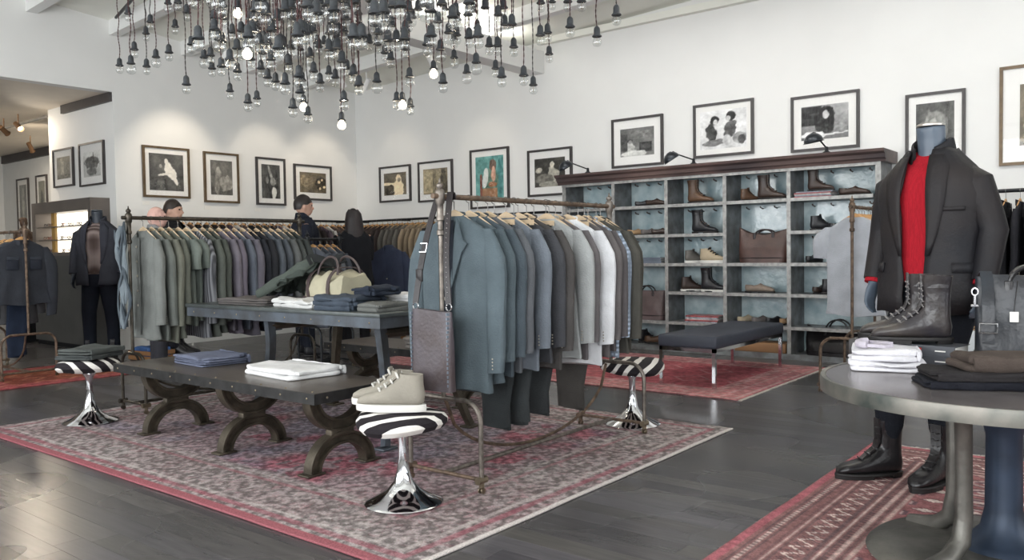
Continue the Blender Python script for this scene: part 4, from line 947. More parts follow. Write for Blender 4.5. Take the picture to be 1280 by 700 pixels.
# ================================================================ tables, stools and what lies on them
def slab(mb, c, w, d, h, seed, rough=.006, e=.27, N=52, rz=0.):
    r = random.Random(seed); ph = [r.uniform(0, 6.28) for _ in range(8)]; rings = []
    prof = [(0, .80), (0, .965), (.22, 1.0), (.55, 1.005), (.82, .985), (.97, .93), (1, .80), (1.0, .45), (1.0, .12)]
    for k, (t, s) in enumerate(prof):
        q = []
        for j in range(N):
            a = 2*PI*j/N; ca, sa = math.cos(a), math.sin(a)
            x = math.copysign(abs(ca)**e, ca)*w/2*s; y = math.copysign(abs(sa)**e, sa)*d/2*s
            g = rough*(math.sin(x*21+ph[0]+y*9)+math.sin(y*27+ph[1]-x*7)+.6*math.sin((x+y)*44+ph[2]))
            ed = rough*(math.sin(a*5+ph[3])+.6*math.sin(a*11+ph[4])+.5*math.sin(a*17+ph[5]))*1.1
            z = h*t+(g*.7 if t > .5 else 0)*(1-.35*(s < .5))
            xx, yy = x+(ed*ca if s > .7 else 0), y+(ed*sa if s > .7 else 0); q.append((c[0]+xx*math.cos(rz)-yy*math.sin(rz), c[1]+xx*math.sin(rz)+yy*math.cos(rz), c[2]+max(z, 0 if t == 0 else .001)))
        rings.append(q)
    return mb.loft(rings)
def folded(label, loc, rz, w, d, h, layers, m, seed, collar=None, name='folded_garment', cat='clothes', group=None, rough=.005):
    t = thing(name, label, cat, loc, rz, group); r = random.Random(seed); lh = h/layers
    b = MB()
    for i in range(layers):
        slab(b, (r.uniform(-.008, .008), r.uniform(-.008, .008), i*lh), w*(1-.06*r.random()), d*(1-.08*r.random()), lh*1.02, seed*9+i, rough if i == layers-1 else rough*.6, rz=r.uniform(-.05, .05))
    link('cloth_layers', b, m, t)
    fr = MB()                                            # rolled fold along the front edge
    fr.tube([(x, -d/2+.004+.004*math.sin(x*30), h*.5+.002*math.sin(x*40)) for x in np.linspace(-w/2*.92, w/2*.92, 16)], h*.47, 10, flat=.35)
    link('front_fold', fr, m, t)
    if collar:
        cb = MB()
        for sg in (-1, 1):
            v = [(sg*.008, .02, h+.004), (sg*.075, .06, h+.004), (sg*.085, -.005, h+.002), (sg*.045, -.035, h+.002)]
            v2 = [(x*.97, y, z+.012) for x, y, z in v]; cb.add(v+v2, [(0, 1, 2, 3), (7, 6, 5, 4), (0, 1, 5, 4), (1, 2, 6, 5), (2, 3, 7, 6), (3, 0, 4, 7)])
        cb.tube([(.07*math.cos(a), .06+.035*math.sin(a), h+.012) for a in np.linspace(0, PI, 10)], .014, 8)
        link('collar', cb, collar, t)
    return t
# ---- low benches on cast-iron circle legs
topm = mat('dark_oiled_board', (104, 96, 88), .32, .1, var=.2, vs_=4, bump=.08, bs=40, stretch=(1.5, .3, 1), rgb2=(74, 68, 64))
edgem = mat('riveted_iron_edge', (78, 78, 78), .4, .7, var=.2, vs_=14)
RIV = MB().lathe([(.0065, 0), (.006, .002), (.004, .0035), (.001, .0042)], 8).mesh('rivet')
def low_bench(label, x0, x1, y0, y1, h, legy, floorz=.012):
    t = thing('cast_iron_bench', label, 'bench', (0, 0, 0)); th = .055
    link('top_board', MB().b2(x0+.008, x1-.008, y0+.008, y1-.008, h-th+.004, h), topm, t, False)
    for a in ((x0, x0+.008, y0, y1), (x1-.008, x1, y0, y1), (x0+.008, x1-.008, y0, y0+.008), (x0+.008, x1-.008, y1-.008, y1)):
        link('edge_band', MB().b2(*a, h-th, h-.001), edgem, t, False)
    n = int((y1-y0)/.21)
    for i in range(n+1):
        y = y0+.06+(y1-y0-.12)*i/n
        link('rivet', RIV, brass, t, loc=(x0, y, h-th/2), rot=(0, -PI/2, 0)); link('rivet', RIV, brass, t, loc=(x0+.035, y, h))
    for i in range(3):
        x = x0+.08+(x1-x0-.16)*i/2
        link('rivet', RIV, brass, t, loc=(x, y0, h-th/2), rot=(PI/2, 0, 0))
    xc = (x0+x1)/2; R = (h-th-floorz)/4+.052; hw = (x1-x0)/2-.06; rz_ = (h-th-floorz)/2
    for y in legy:
        b = MB()
        def ell(zc, a0, a1, dr, wy, tr):
            rings = []
            for i in range(25):
                a = a0+(a1-a0)*i/24; q = []
                for s1, s2 in ((-1, -1), (1, -1), (1, 1), (-1, 1)):
                    rx = hw+dr+s1*tr/2; rr2 = rz_-.012+dr+s1*tr/2
                    q.append((xc+rx*math.cos(a), y+s2*wy/2, zc+rr2*math.sin(a)))
                rings.append(q)
            b.loft(rings)
        for zc, a0, a1 in ((floorz+.012, 0, PI), (h-th, PI, 2*PI)):
            ell(zc, a0, a1, 0, .066, .012); ell(zc, a0, a1, -.055, .066, .012); ell(zc, a0, a1, -.0275, .016, .055)
        b.rbox((xc, y, floorz+rz_), (.16, .05, .05), .01)
        g = link('arch_leg', b, mat('cast_iron_leg', (98, 90, 78), .5, .6, var=.25, vs_=12, bump=.2, bs=60), t)
        for sg in (-1, 1):
            link('foot_plate', MB().rbox((xc+sg*(hw-.02), y, floorz+.006), (.115, .09, .012), .004, 2), MC['cast_iron_leg'], g)
    return t
low_bench('long low bench on double-arch iron legs with folded shirts on top', 2.52, 3.06, 3.28, 5.36, .455, (3.42, 4.22, 5.08))
low_bench('second low iron bench partly under the high riveted table', 4.30, 4.82, 3.75, 5.45, .415, (4.0, 5.2))
# ---- high riveted table
t = thing('riveted_table', 'high blue grey riveted steel table carrying the canvas duffel', 'table', (0, 0, 0)); hx0, hx1, hy0, hy1, hh = 3.16, 3.98, 3.50, 5.56, .80
bl = mat('blue_grey_painted_steel', (98, 106, 116), .42, .4, var=.2, vs_=8, bump=.1, bs=40, rgb2=(76, 78, 80))
link('table_top', MB().rbox(((hx0+hx1)/2, (hy0+hy1)/2, hh-.012), (hx1-hx0+.02, hy1-hy0+.02, .024), .004, 2), mat('dark_green_grey_top', (88, 94, 94), .4, .2, var=.2, vs_=6), t)
for a in ((hx0, hx0+.014, hy0, hy1), (hx1-.014, hx1, hy0, hy1), (hx0+.014, hx1-.014, hy0, hy0+.014), (hx0+.014, hx1-.014, hy1-.014, hy1)): link('apron', MB().b2(*a, hh-.088, hh-.024), bl, t, False)
for i in range(8):
    y = hy0+.09+(hy1-hy0-.18)*i/7; link('rivet', RIV, brass, t, loc=(hx0, y, hh-.056), rot=(0, -PI/2, 0))
for yy, dy in ((4.72, .16), (3.62, -.10)):
    for sx_, mm in ((-1, bl), (1, MC['cast_iron_leg'])):
        xa = 3.57+sx_*.30; pts = []
        for i in range(13):
            k = i/12; pts.append((xa+sx_*(.07*k*k-.03*math.sin(k*PI)), yy+dy*k*k, (hh-.088)*(1-k)+.024*k))
        b = MB()
        for off, w, dth in ((0, .03, .05),): b.tube(pts, [.050-.012*(i/12) for i in range(13)], 4, flat=.75, up=(1, 1, 0))
        lg = link('splayed_leg', b, mm, t); link('foot', MB().rbox((pts[-1][0], pts[-1][1], .018), (.11, .09, .013), .004, 2), mm, lg)
    link('cross_bar', MB().tube([(3.27, yy, hh-.13), (3.87, yy, hh-.13)], .03, 8), MC['cast_iron_leg'], t)
# ---- zebra stools
def zebra():
    m = mat('zebra_hide', (232, 228, 222), .75, bump=.25, bs=160, spec=.2); nt = m.node_tree; N = nt.nodes; L = nt.links; b = N['Principled BSDF']
    tc = N.new('ShaderNodeTexCoord'); mp = N.new('ShaderNodeMapping'); mp.inputs['Rotation'].default_value = (.5, .6, .5); mp.inputs['Location'].default_value = (.3, .1, .6); L.new(tc.outputs['Object'], mp.inputs[0])
    wv = N.new('ShaderNodeTexWave'); wv.inputs['Scale'].default_value = 4.4; wv.inputs['Distortion'].default_value = 2.6; wv.inputs['Detail'].default_value = 1; wv.inputs['Detail Scale'].default_value = 1.1; wv.bands_direction = 'X'
    L.new(mp.outputs[0], wv.inputs[0]); cr = N.new('ShaderNodeValToRGB'); cr.color_ramp.elements[0].position = .66; cr.color_ramp.elements[1].position = .70
    cr.color_ramp.elements[0].color = (*lin(40, 36, 40), 1); cr.color_ramp.elements[1].color = (*lin(236, 232, 226), 1)
    L.new(wv.outputs['Fac'], cr.inputs[0]); L.new(cr.outputs[0], b.inputs['Base Color']); return m
zm = zebra()
def stool(label, x, y, fz, h=.43, rz=0.):
    t = thing('zebra_stool', label, 'stool', (x, y, fz), rz, 'zebra stools on chrome pedestals')
    pr = [(.0, 0), (.172, 0), (.178, .006), (.170, .013), (.12, .034), (.075, .062), (.045, .10), (.030, .15), (.022, .21), (.020, .27), (.026, .31), (.05, h-.10), (.0, h-.10)]
    link('pedestal', MB().lathe(pr, 36), chrome, t)
    a = h-.095; q = [(.0, a), (.12, a), (.185, a+.012), (.206, a+.035), (.207, a+.055), (.19, a+.078), (.13, a+.092), (.06, a+.096), (.0, a+.096)]
    rings = []
    for r_, z in q: rings.append([(max(r_, .002)*math.cos(2*PI*k/36), max(r_, .002)*math.sin(2*PI*k/36), z+(.010*math.sin(2*2*PI*k/36+.5)*(r_ > .15))) for k in range(36)])
    link('zebra_cushion', MB().loft(rings), zm, t); return t
stool('zebra hide stool with grey high sneakers standing on it', 2.56, 2.70, .0115, .425, 1.1)
stool('zebra hide stool with folded grey jeans on it', 2.56, 5.80, .0115, .445, .2)
stool('bare zebra hide stool at the far end of the pipe rack', 4.60, 2.70, .0115, .425, 2.2)
# sneakers on the front stool
shoe('pale grey suede high-top sneaker with white laces, farther of the pair on the zebra stool', 'sneaker', (2.66, 2.725, .441), PI*.5+.48, SL['cream'], solew, solew, 'grey high-top pair', 1.0)
shoe('pale grey suede high-top sneaker with white laces, nearer of the pair on the zebra stool', 'sneaker', (2.575, 2.575, .441), PI*.5+.46, SL['cream'], solew, solew, 'grey high-top pair', 1.05)
gj = cloth((92, 98, 98))
folded('folded grey jeans lying directly on the zebra stool', (2.56, 5.80, .459), .5, .34, .30, .034, 2, gj, 3, group='grey jeans on the stool')
folded('upper pair of folded grey jeans on the zebra stool', (2.57, 5.79, .494), .42, .33, .30, .034, 2, cloth((100, 106, 104)), 4, group='grey jeans on the stool')
# shirts on the low bench
p = onz(263, 452, .46); folded('folded dusty blue shirts on the far half of the low bench', (p[0]+.0, p[1], .4555), 1.45, .46, .34, .055, 4, cloth((122, 130, 156)), 11, rough=.007)
p = onz(366, 466, .46); folded('folded white shirt on the low bench', (p[0], p[1], .4555), 1.52, .56, .36, .05, 2, cloth((240, 240, 240)), 12, rough=.006)
p = onz(470, 424, .43); folded('folded beige and grey knitwear on the second low bench', (4.50, 4.36, .4155), 1.5, .42, .36, .09, 3, cloth((172, 166, 160)), 13)
# on the high table
folded('folded taupe grey trousers at the far end of the high table', (3.40, 5.02, .8005), 1.6, .62, .34, .045, 3, cloth((118, 112, 110)), 21, rough=.006)
folded('rumpled white shirt folded at the front edge of the high table', (3.36, 4.42, .8005), 1.5, .52, .26, .05, 2, cloth((222, 222, 220)), 22, rough=.012)
folded('folded blue jeans with dark pocket on the high table', (3.34, 3.98, .8005), 1.62, .36, .30, .085, 3, cloth((84, 96, 112)), 23, rough=.010)
folded('dark denim shirt folded on the blue jeans', (3.44, 3.84, .888), 1.4, .24, .22, .05, 2, cloth((58, 68, 86)), 26, rough=.010)
folded('folded olive grey cloth near the rack end of the high table', (3.36, 3.66, .8005), 1.5, .22, .30, .05, 2, cloth((126, 128, 124)), 24)
folded('stack of white shirts at the rack end of the high table', (3.72, 3.80, .8005), 1.57, .36, .30, .085, 3, cloth((236, 236, 236)), 25)
# canvas duffel
D = thing('canvas_duffel', 'cream canvas duffel bag with brown leather straps on the high table', 'bag', (3.60, 4.40, .8005), PI/2-.12)
cv_ = mat('cream_canvas', (182, 176, 152), .85, var=.10, vs_=6, bump=.4, bs=40); strp = mat('mauve_brown_strap', (82, 70, 70), .5, var=.12)
rings = []
for i in range(25):
    k = i/24; x = -.22+.44*k; s = (1-abs(2*k-1)**6*.22); q = []
    for j in range(36):
        a = 2*PI*j/36; ca, sa = math.cos(a), math.sin(a)
        yy = .15*math.copysign(abs(ca)**.6, ca)*s*(1-.25*max(0, sa)); zz = .115+.115*math.copysign(abs(sa)**.55, sa)*(1 if sa < 0 else s)
        w = max(0, sa+.3)
        zz += w*(.016*math.sin(x*19+a*1.5)+.010*math.sin(x*41-a*4)-.02*math.cos(x*9)); yy += .008*math.sin(x*33+zz*40)
        q.append((x, yy, max(zz, .0)))
    rings.append(q)
link('bag_body', MB().loft(rings), cv_, D)
link('base_panel', MB().rbox((0, 0, .032), (.442, .306, .062), .02), strp, D)
for x in (-.12, .13):
    pts = [(x, .150*math.copysign(abs(math.cos(a))**.6, math.cos(a))*(1-.25*max(0, math.sin(a)))+.006*math.cos(a), .117+.137*math.copysign(abs(math.sin(a))**.6, math.sin(a))) for a in np.linspace(-.5, PI+.5, 26)]; link('strap', MB().ribbon(pts, (1, 0, 0), .034, .006), strp, D)
for sy in (-1, 1):
    pts = [(.12*math.cos(a)-.02, sy*(.09-.03*math.sin(a)), .20+.125*math.sin(a)**.8) for a in np.linspace(0.02, PI-.02, 18)]; link('handle', MB().tube(pts, .008, 8), strp, D)
# green jacket thrown over the end of the duffel, trailing down to the trousers
nu, nv = 44, 30; u, v = np.meshgrid(np.linspace(0, 1, nu+1), np.linspace(0, 1, nv+1))
X = 3.38+.34*v+.03*np.sin(u*7+v*2)+.025*np.sin(u*19+1)*(1-v); Yd = 4.98-.46*u+.05*(v-.5)*np.sin(u*5)+.015*np.sin(v*13)
ridge = np.exp(-((v-.45)/.33)**2)
Z = .868+.235*np.clip(u*1.05, 0, 1)**.9*(.45+.55*ridge)+.016*np.sin(u*15+v*9)*(.4+v)+.012*np.sin(v*24-u*7)+.008*np.sin(u*33+v*19)
Z = np.maximum(Z, .852)
me = bpy.data.meshes.new('draped_jacket'); ii = np.arange((nu+1)*(nv+1)).reshape(nv+1, nu+1)
me.from_pydata(np.stack([X, Yd, Z], -1).reshape(-1, 3).tolist(), [], np.stack([ii[:-1, :-1], ii[:-1, 1:], ii[1:, 1:], ii[1:, :-1]], -1).reshape(-1, 4).tolist())
dj = thing('draped_jacket', 'green grey waxed jacket thrown over the canvas duffel', 'jacket')
o = link('jacket_cloth', me, cloth((86, 96, 90)), dj); md = o.modifiers.new('s', 'SOLIDIFY'); md.thickness = .012; md.offset = 0
pl = [(3.37, 4.99, .872), (3.36, 4.90, .895), (3.375, 4.80, .945), (3.40, 4.70, .985), (3.44, 4.60, 1.05), (3.50, 4.53, 1.10)]
link('jacket_sleeve', MB().tube(pl, [.030, .036, .040, .038, .044, .03], 12, flat=.55), cloth((96, 106, 98)), dj)
link('collar', MB().ribbon([(3.46+.035*i, 4.535-.012*i+.02*math.sin(i*1.4), 1.10+.018*math.sin(i*1.1)) for i in range(8)], (0, .6, .8), .07, .012), cloth((58, 62, 64)), dj)
# ---- satchel on the rack post
S = thing('leather_satchel', 'slate leather crossbody satchel hanging from the pipe rack post', 'bag', (2.76, 2.695, .50), PI/2)
# local x = width (left in picture is +x), y = depth
rings = []
for i in range(9):
    k = i/8; z = .375*k; q = []
    for j in range(28):
        a = 2*PI*j/28; x = math.copysign(abs(math.cos(a))**.25, math.cos(a))*.125*(1+.05*(1-k)); y = math.copysign(abs(math.sin(a))**.6, math.sin(a))*(.034*(1-.55*k)+.004*math.sin(k*7+x*20))
        q.append((x, y, z+.006*math.sin(x*18)*k))
    rings.append(q)
body = link('satchel_body', MB().loft(rings), gleather, S)
for sx_ in (-1, 1):
    st = MB()
    for i in range(17): st.box((sx_*.117, .012, .03+.33*i/16), (.006, .030, .012))
    link('edge_stitching', st, mat('blue_grey_lacing', (112, 122, 134), .5, var=.1), body)
    link('ring', MB().tube([(sx_*.108+.017*math.cos(a), .0, .392+.017*math.sin(a)) for a in np.linspace(0, 2*PI, 17)], .0035, 6), chrome, S)
# straps go up from the rings, one each side of the post, and over the rail (local -y is towards the rack)
def sp(x0, x1):
    P0 = Vector((x0, .0, .405)); P1 = Vector((x1, -.14, .934)); pts = [P0+(P1-P0)*k+Vector((0, .02*math.sin(k*PI), 0)) for k in np.linspace(0, 1, 9)]
    return pts+[Vector((x1, -.155, .930)), Vector((x1, -.16, .90))], pts
pts, pp = sp(-.108, .0); lk = link('strap', MB().ribbon(pts, (1, .1, 0), .034, .005), dleather, S)
st = MB()
for k in np.linspace(.06, .8, 18): q = pp[0]+(pp[8]-pp[0])*k; st.ball((q.x, q.y+.02*math.sin(k*PI)+.004, q.z), .003, 6, 4)
link('strap_studs', st, chrome, lk)
pts, pp = sp(.108, .075); lk = link('strap', MB().ribbon(pts, (1, .1, 0), .034, .005), dleather, S)
q = pp[4]; link('buckle', MB().tube([(q.x+dx-dz*.25, q.y+.006, q.z+dz) for dx, dz in ((-.022, -.02), (.022, -.02), (.022, .02), (-.022, .02), (-.022, -.02))], .0035, 6), chrome, lk)
q = pp[2]; link('buckle_tab', MB().rbox((q.x, q.y, q.z), (.042, .012, .06), .004, 2), dleather, lk)
# ---- round metal table
rcx, rcy, rh, rr_ = 3.36, .45, .66, .615
t = thing('round_table', 'round zinc topped table on a cast pedestal beside the booted mannequin', 'table', (rcx, rcy, 0))
zinc = mat('mottled_zinc_edge', (134, 130, 122), .42, .45, var=.3, vs_=7, rgb2=(74, 80, 76))
link('zinc_top', MB().lathe([(.0, rh-.004), (rr_-.02, rh-.004), (rr_-.02, rh), (.0, rh)], 64), mat('dull_grey_table_top', (126, 120, 120), .22, .3, var=.15, vs_=5), t)
link('edge_band', MB().lathe([(rr_-.024, rh-.05), (rr_, rh-.05), (rr_+.002, rh-.01), (rr_-.002, rh+.002), (rr_-.018, rh+.001)], 72, cap=False), zinc, t)
link('under_plate', MB().lathe([(.0, rh-.075), (.47, rh-.075), (.47, rh-.035), (.0, rh-.035)], 48), bl, t)
irn = mat('pale_cast_iron', (120, 118, 112), .42, .6, var=.22, vs_=10, bump=.15, bs=50); cbl = mat('deep_blue_cast_iron', (58, 72, 92), .45, .3, var=.2, vs_=7)
for i in range(4):
    a = math.atan2(-.45, -3.36)+PI/4+i*PI/2+.15; c_, s_ = math.cos(a), math.sin(a)
    pts = [(.215, rh-.075), (.205, rh-.10), (.20, rh-.30), (.20, .20), (.215, .11), (.28, .055), (.40, .036)]
    link('bracket_leg', MB().tube([(r*c_, r*s_, z) for r, z in pts], [.034, .030, .028, .030, .034, .034, .026], 10), irn, t)
link('column', MB().lathe([(.16, .03), (.155, .05), (.12, .08), (.075, .13), (.060, .20), (.058, rh-.2), (.075, rh-.12), (.12, rh-.08), (.0, rh-.08)], 32), cbl, t)
link('base_ring', MB().lathe([(.0, .012), (.44, .012), (.455, .02), (.44, .034), (.30, .048), (.14, .06), (.0, .06)], 48), irn, t)
ws_ = cloth((238, 236, 242))
q = onz(1100, 456, .68); SZ_ = rh+.001
folded('lower of two folded white shirts on the round table', (3.475, .885, SZ_), 2.06-PI/2-.20, .315, .27, .036, 2, ws_, 31, group='white shirts on the round table')
folded('upper folded white shirt with open collar on the round table', (3.49, .888, SZ_+.038), 2.06-PI/2-.24, .30, .26, .042, 2, ws_, 32, collar=cloth((214, 206, 220)), group='white shirts on the round table')
def tbook(label, z):
    t = book(label, (3.66, .735, z), (.15, .21, .041), 2.06+.9-PI, mat('slate_book_cover', (78, 80, 86), .4, var=.1), 'books under the leather boots')
    # red mark and pale line on the spine (facing the camera)
    link('spine_mark', MB().box((-.0755, .035, .021), (.001, .026, .018)), mat('red_print', (190, 52, 52), .5, var=.05), t, False)
    link('spine_line', MB().box((-.0755, -.05, .021), (.001, .04, .005)), paper, t, False)
    return t
tbook('lower of two slate books with red mark on the round table', SZ_); tbook('upper slate book with red mark under the leather boots', SZ_+.0415)
bootm = mat('two_tone_boot_leather', (70, 64, 60), .28, var=.3, vs_=8, rgb2=(44, 42, 48), bump=.3, bs=30)
bz = SZ_+.083
for i, (x, y, rz, lb) in enumerate(((3.73, .80, PI/2+.30, 'nearer'), (3.86, .88, PI/2+.30, 'farther'))):
    b = shoe('tall dark laced leather boot on the round table books, %s of the pair' % lb, 'tall', (x-.05, y-.12, bz), rz, bootm, solek, mat('grey_lace_cord', (150, 146, 144), .7), 'tall laced boots pair', 1.0)
tag(link('display_block', MB().rbox((3.80, .95, SZ_+.041), (.24, .26, .081), .004, 2), mat('dark_display_block', (58, 54, 54), .5, var=.1)), 'dark block under the toes of the tall laced boots', 'block')
dk = cloth((44, 46, 58)); bn = cloth((98, 86, 80), None)
folded('folded dark navy trousers, bottom of the pile on the round table', (3.20, .50, SZ_), -1.15, .40, .26, .026, 2, dk, 41, group='trousers on the round table')
folded('folded black brown trousers, middle of the pile on the round table', (3.21, .49, SZ_+.027), -1.1, .39, .25, .026, 2, cloth((62, 58, 60)), 42, group='trousers on the round table')
folded('folded brown pinstripe trousers on top of the pile, round table', (3.27, .44, SZ_+.054), -1.05, .30, .24, .05, 2, cloth((104, 90, 82)), 43, group='trousers on the round table')
folded('folded dark brown trousers at the back of the round table pile', (3.12, .21, SZ_), -1.2, .26, .24, .06, 2, cloth((66, 58, 58)), 44, group='trousers on the round table')
bgm = mat('bluish_black_leather', (44, 50, 58), .34, var=.25, vs_=4, bump=.2, bs=50, rgb2=(30, 30, 34))
bag = tote('standing_leather_bag', 'tall dark leather bag with side strap and white tag on the round table', (3.72, .42, SZ_), -1.35, .36, .16, .36, bgm, .0, .05, blk, .0)
link('side_strap', MB().ribbon([(-.14, -.088, .10), (-.14, -.088, .22), (-.142, -.06, .34), (-.145, -.02, .375), (-.15, .03, .36)], (1, 0, 0), .042, .006), bgm, bag)
link('buckle', MB().tube([(-.14+dx, -.094, .16+dz) for dx, dz in ((-.03, -.018), (.03, -.018), (.03, .018), (-.03, .018), (-.03, -.018))], .005, 6), chrome, bag)
link('snap_hook', MB().tube([(-.185+.011*math.cos(a), -.075, .30+.014*math.sin(a)) for a in np.linspace(0, 2*PI, 13)], .004, 6).tube([(-.185, -.075, .286), (-.185, -.075, .25)], .006, 6).tube([(-.198, -.075, .245), (-.172, -.075, .245)], .005, 6), chrome, bag)
link('tag_cord', MB().tube([(-.04, -.05, .34), (-.05, -.078, .27), (-.055, -.086, .225)], .002, 5), blk, bag)
link('white_tag', MB().rbox((-.055, -.09, .205), (.03, .004, .04), .002, 2), paper, bag, False)
# white plinth with folded wool behind the mannequin hand
tag(link('white_plinth', MB().rbox((7.9, 1.30, .21), (.5, .9, .42), .006, 2), mat('plinth_paint', (214, 218, 222), .6, var=.02)), 'low white plinth in front of the suit rail', 'plinth')
for i, (c, w) in enumerate((((186, 150, 116), 'camel'), ((150, 140, 132), 'grey'), ((120, 110, 106), 'taupe'), ((92, 84, 84), 'charcoal'))):
    folded('folded %s sweater on the white plinth' % w, (7.9, 1.32, .4205+i*.042), 1.5, .6, .36, .04, 2, cloth(c), 51+i, group='sweaters on the plinth')
# low wooden shelf by the corner with folded clothes
t = thing('low_wood_table', 'low orange wood side table near the room corner', 'table', (0, 0, 0)); wdm = MC['orange_brown_wood']
link('top_board', MB().rbox((7.72, 8.45, .73), (.5, 1.3, .035), .006, 2), wdm, t)
for x in (7.52, 7.92):
    for y in (7.88, 9.02): link('leg', MB().b2(x-.025, x+.025, y-.025, y+.025, .0, .713), wdm, t, False)
link('lower_board', MB().rbox((7.72, 8.45, .22), (.46, 1.2, .03), .006, 2), wdm, t)
folded('navy sweater folded on the low wood table', (7.70, 8.62, .748), 1.57, .5, .34, .08, 2, cloth((46, 52, 72)), 61)
plaid = [cloth((150, 70, 74), 'check'), cloth((86, 60, 64), 'check'), cloth((170, 150, 140), 'check')]
for i in range(4): folded('red plaid shirt, %s in the pile under the low wood table' % ORD[i], (7.70, 8.25, .2355+i*.06), 1.57, .34, .3, .058, 2, plaid[i % 3], 70+i, group='plaid shirts pile')
for i in range(3): folded('dark plaid shirt, %s in the second pile under the low wood table' % ORD[i], (7.70, 8.72, .2355+i*.06), 1.57, .34, .3, .058, 2, plaid[1], 80+i, group='dark plaid shirts pile')
garment('blazer', 2, cloth((70, 80, 108)), 'bright blue blazer on a stand in front of the sand jackets', (7.05, 7.62, 1.20), .5, None)
hs = thing('valet_stand', 'thin black valet stand holding the bright blue blazer', 'stand', (7.05, 7.62, 0), .5)
link('pole', MB().tube([(0, 0, .02), (0, 0, 1.19)], .011, 8), blackm, hs); link('base', MB().lathe([(.0, 0), (.16, 0), (.16, .012), (.02, .03), (.0, .03)], 24), blackm, hs)
link('shoulder_bar', MB().tube([(0, y, 1.195-.08*(abs(y)/.2)**1.5) for y in np.linspace(-.19, .19, 9)], .012, 8), woodo, hs)

p = onz(190, 449); t = thing('wooden_crate', 'tan wooden crate on the floor behind the sage shirt rack', 'crate', (p[0], p[1], 0), .1)
for y in (-.2, .2):
    for z in (.03, .085): link('slat', MB().b2(-.15, .15, y-.008, y+.008, z-.022, z+.022), wdm, t, False)
for x in (-.142, .142):
    for z in (.03, .085): link('slat', MB().b2(x-.008, x+.008, -.19, .19, z-.022, z+.022), wdm, t, False)
link('bottom_board', MB().b2(-.13, .13, -.19, .19, .002, .014), wdm, t, False)
folded('bright blue folded shirt lying in the tan crate', (p[0], p[1], .015), .1, .24, .34, .13, 3, cloth((70, 112, 176)), 91, rough=.008)
# ================================================================ mannequins and people
def fuse(mb, name, vox, m, parent):
    """one continuous skin from overlapping closed limbs"""
    me = mb.mesh(name); o = link(name, me, m, parent, True)
    r = o.modifiers.new('fuse', 'REMESH'); r.mode = 'VOXEL'; r.voxel_size = vox; r.use_smooth_shade = True
    s = o.modifiers.new('smooth', 'SMOOTH'); s.factor = .5; s.iterations = 3
    return o
def hand(b, w, d, side, palm, curl=.5, s=1.):
    """wrist point w, direction d along the fingers, palm normal; five separate fingers and a thumb off the side"""
    w = Vector(w); d = Vector(d).normalized(); pn = Vector(palm); pn = (pn-d*pn.dot(d)).normalized(); ac = d.cross(pn)*side
    b.loft([[tuple(w+d*t*s+ac*math.cos(a)*hw*s+pn*math.sin(a)*hd*s) for a in [2*PI*k/12 for k in range(12)]] for t, hw, hd in ((-.02, .026, .020), (.015, .032, .018), (.05, .041, .016), (.085, .041, .014), (.098, .034, .011))])
    for i, (o, L_) in enumerate(((.031, .072), (.0105, .082), (-.0105, .077), (-.030, .060))):
        p0 = w+d*.085*s+ac*o*s; pts = [p0-d*.02*s]; dr = d.copy(); p = p0.copy(); pts.append(p.copy())
        for f in (.42, .32, .26):
            dr = (dr+pn*curl*.55).normalized(); p = p+dr*L_*f*s; pts.append(p.copy())
        b.tube(pts, [.0095*s, .0095*s, .009*s, .0085*s, .007*s], 8)
    th = w+d*.02*s+ac*.030*s; t2 = th+(d*.35+ac*.75+pn*.35).normalized()*.042*s; t3 = t2+(d*.85+ac*.25+pn*.35).normalized()*.032*s; t4 = t3+(d*.95+pn*.35).normalized()*.026*s
    b.tube([w+d*.01*s+ac*.012*s, th, t2, t3, t4], [.013*s, .014*s, .0115*s, .0105*s, .008*s], 8)
def torso_rings(levels, gap=None, n=33, off=0.):
    """levels (z,a,b); front is -y. gap(z) gives half width of the front opening (None = closed)"""
    R = []
    for z, a, b in levels:
        a += off; b += off; q = []
        if gap is None:
            for j in range(n): th = 2*PI*j/n; q.append((a*math.sin(th), -b*math.copysign(abs(math.cos(th))**.85, math.cos(th)), z))
        else:
            t0 = math.asin(min(.95, gap(z)/a))
            for j in range(n): th = t0+(2*PI-2*t0)*j/(n-1); q.append((a*math.sin(th), -b*math.copysign(abs(math.cos(th))**.85, math.cos(th)), z+.004*math.sin(th*7)))
        R.append(q)
    return R
TL = [(.80, .236, .160), (.88, .234, .155), (.96, .226, .148), (1.06, .210, .137), (1.14, .210, .136), (1.24, .224, .142), (1.33, .233, .144), (1.39, .228, .139), (1.43, .208, .128), (1.462, .178, .115), (1.492, .145, .102), (1.52, .115, .09), (1.545, .094, .082)]
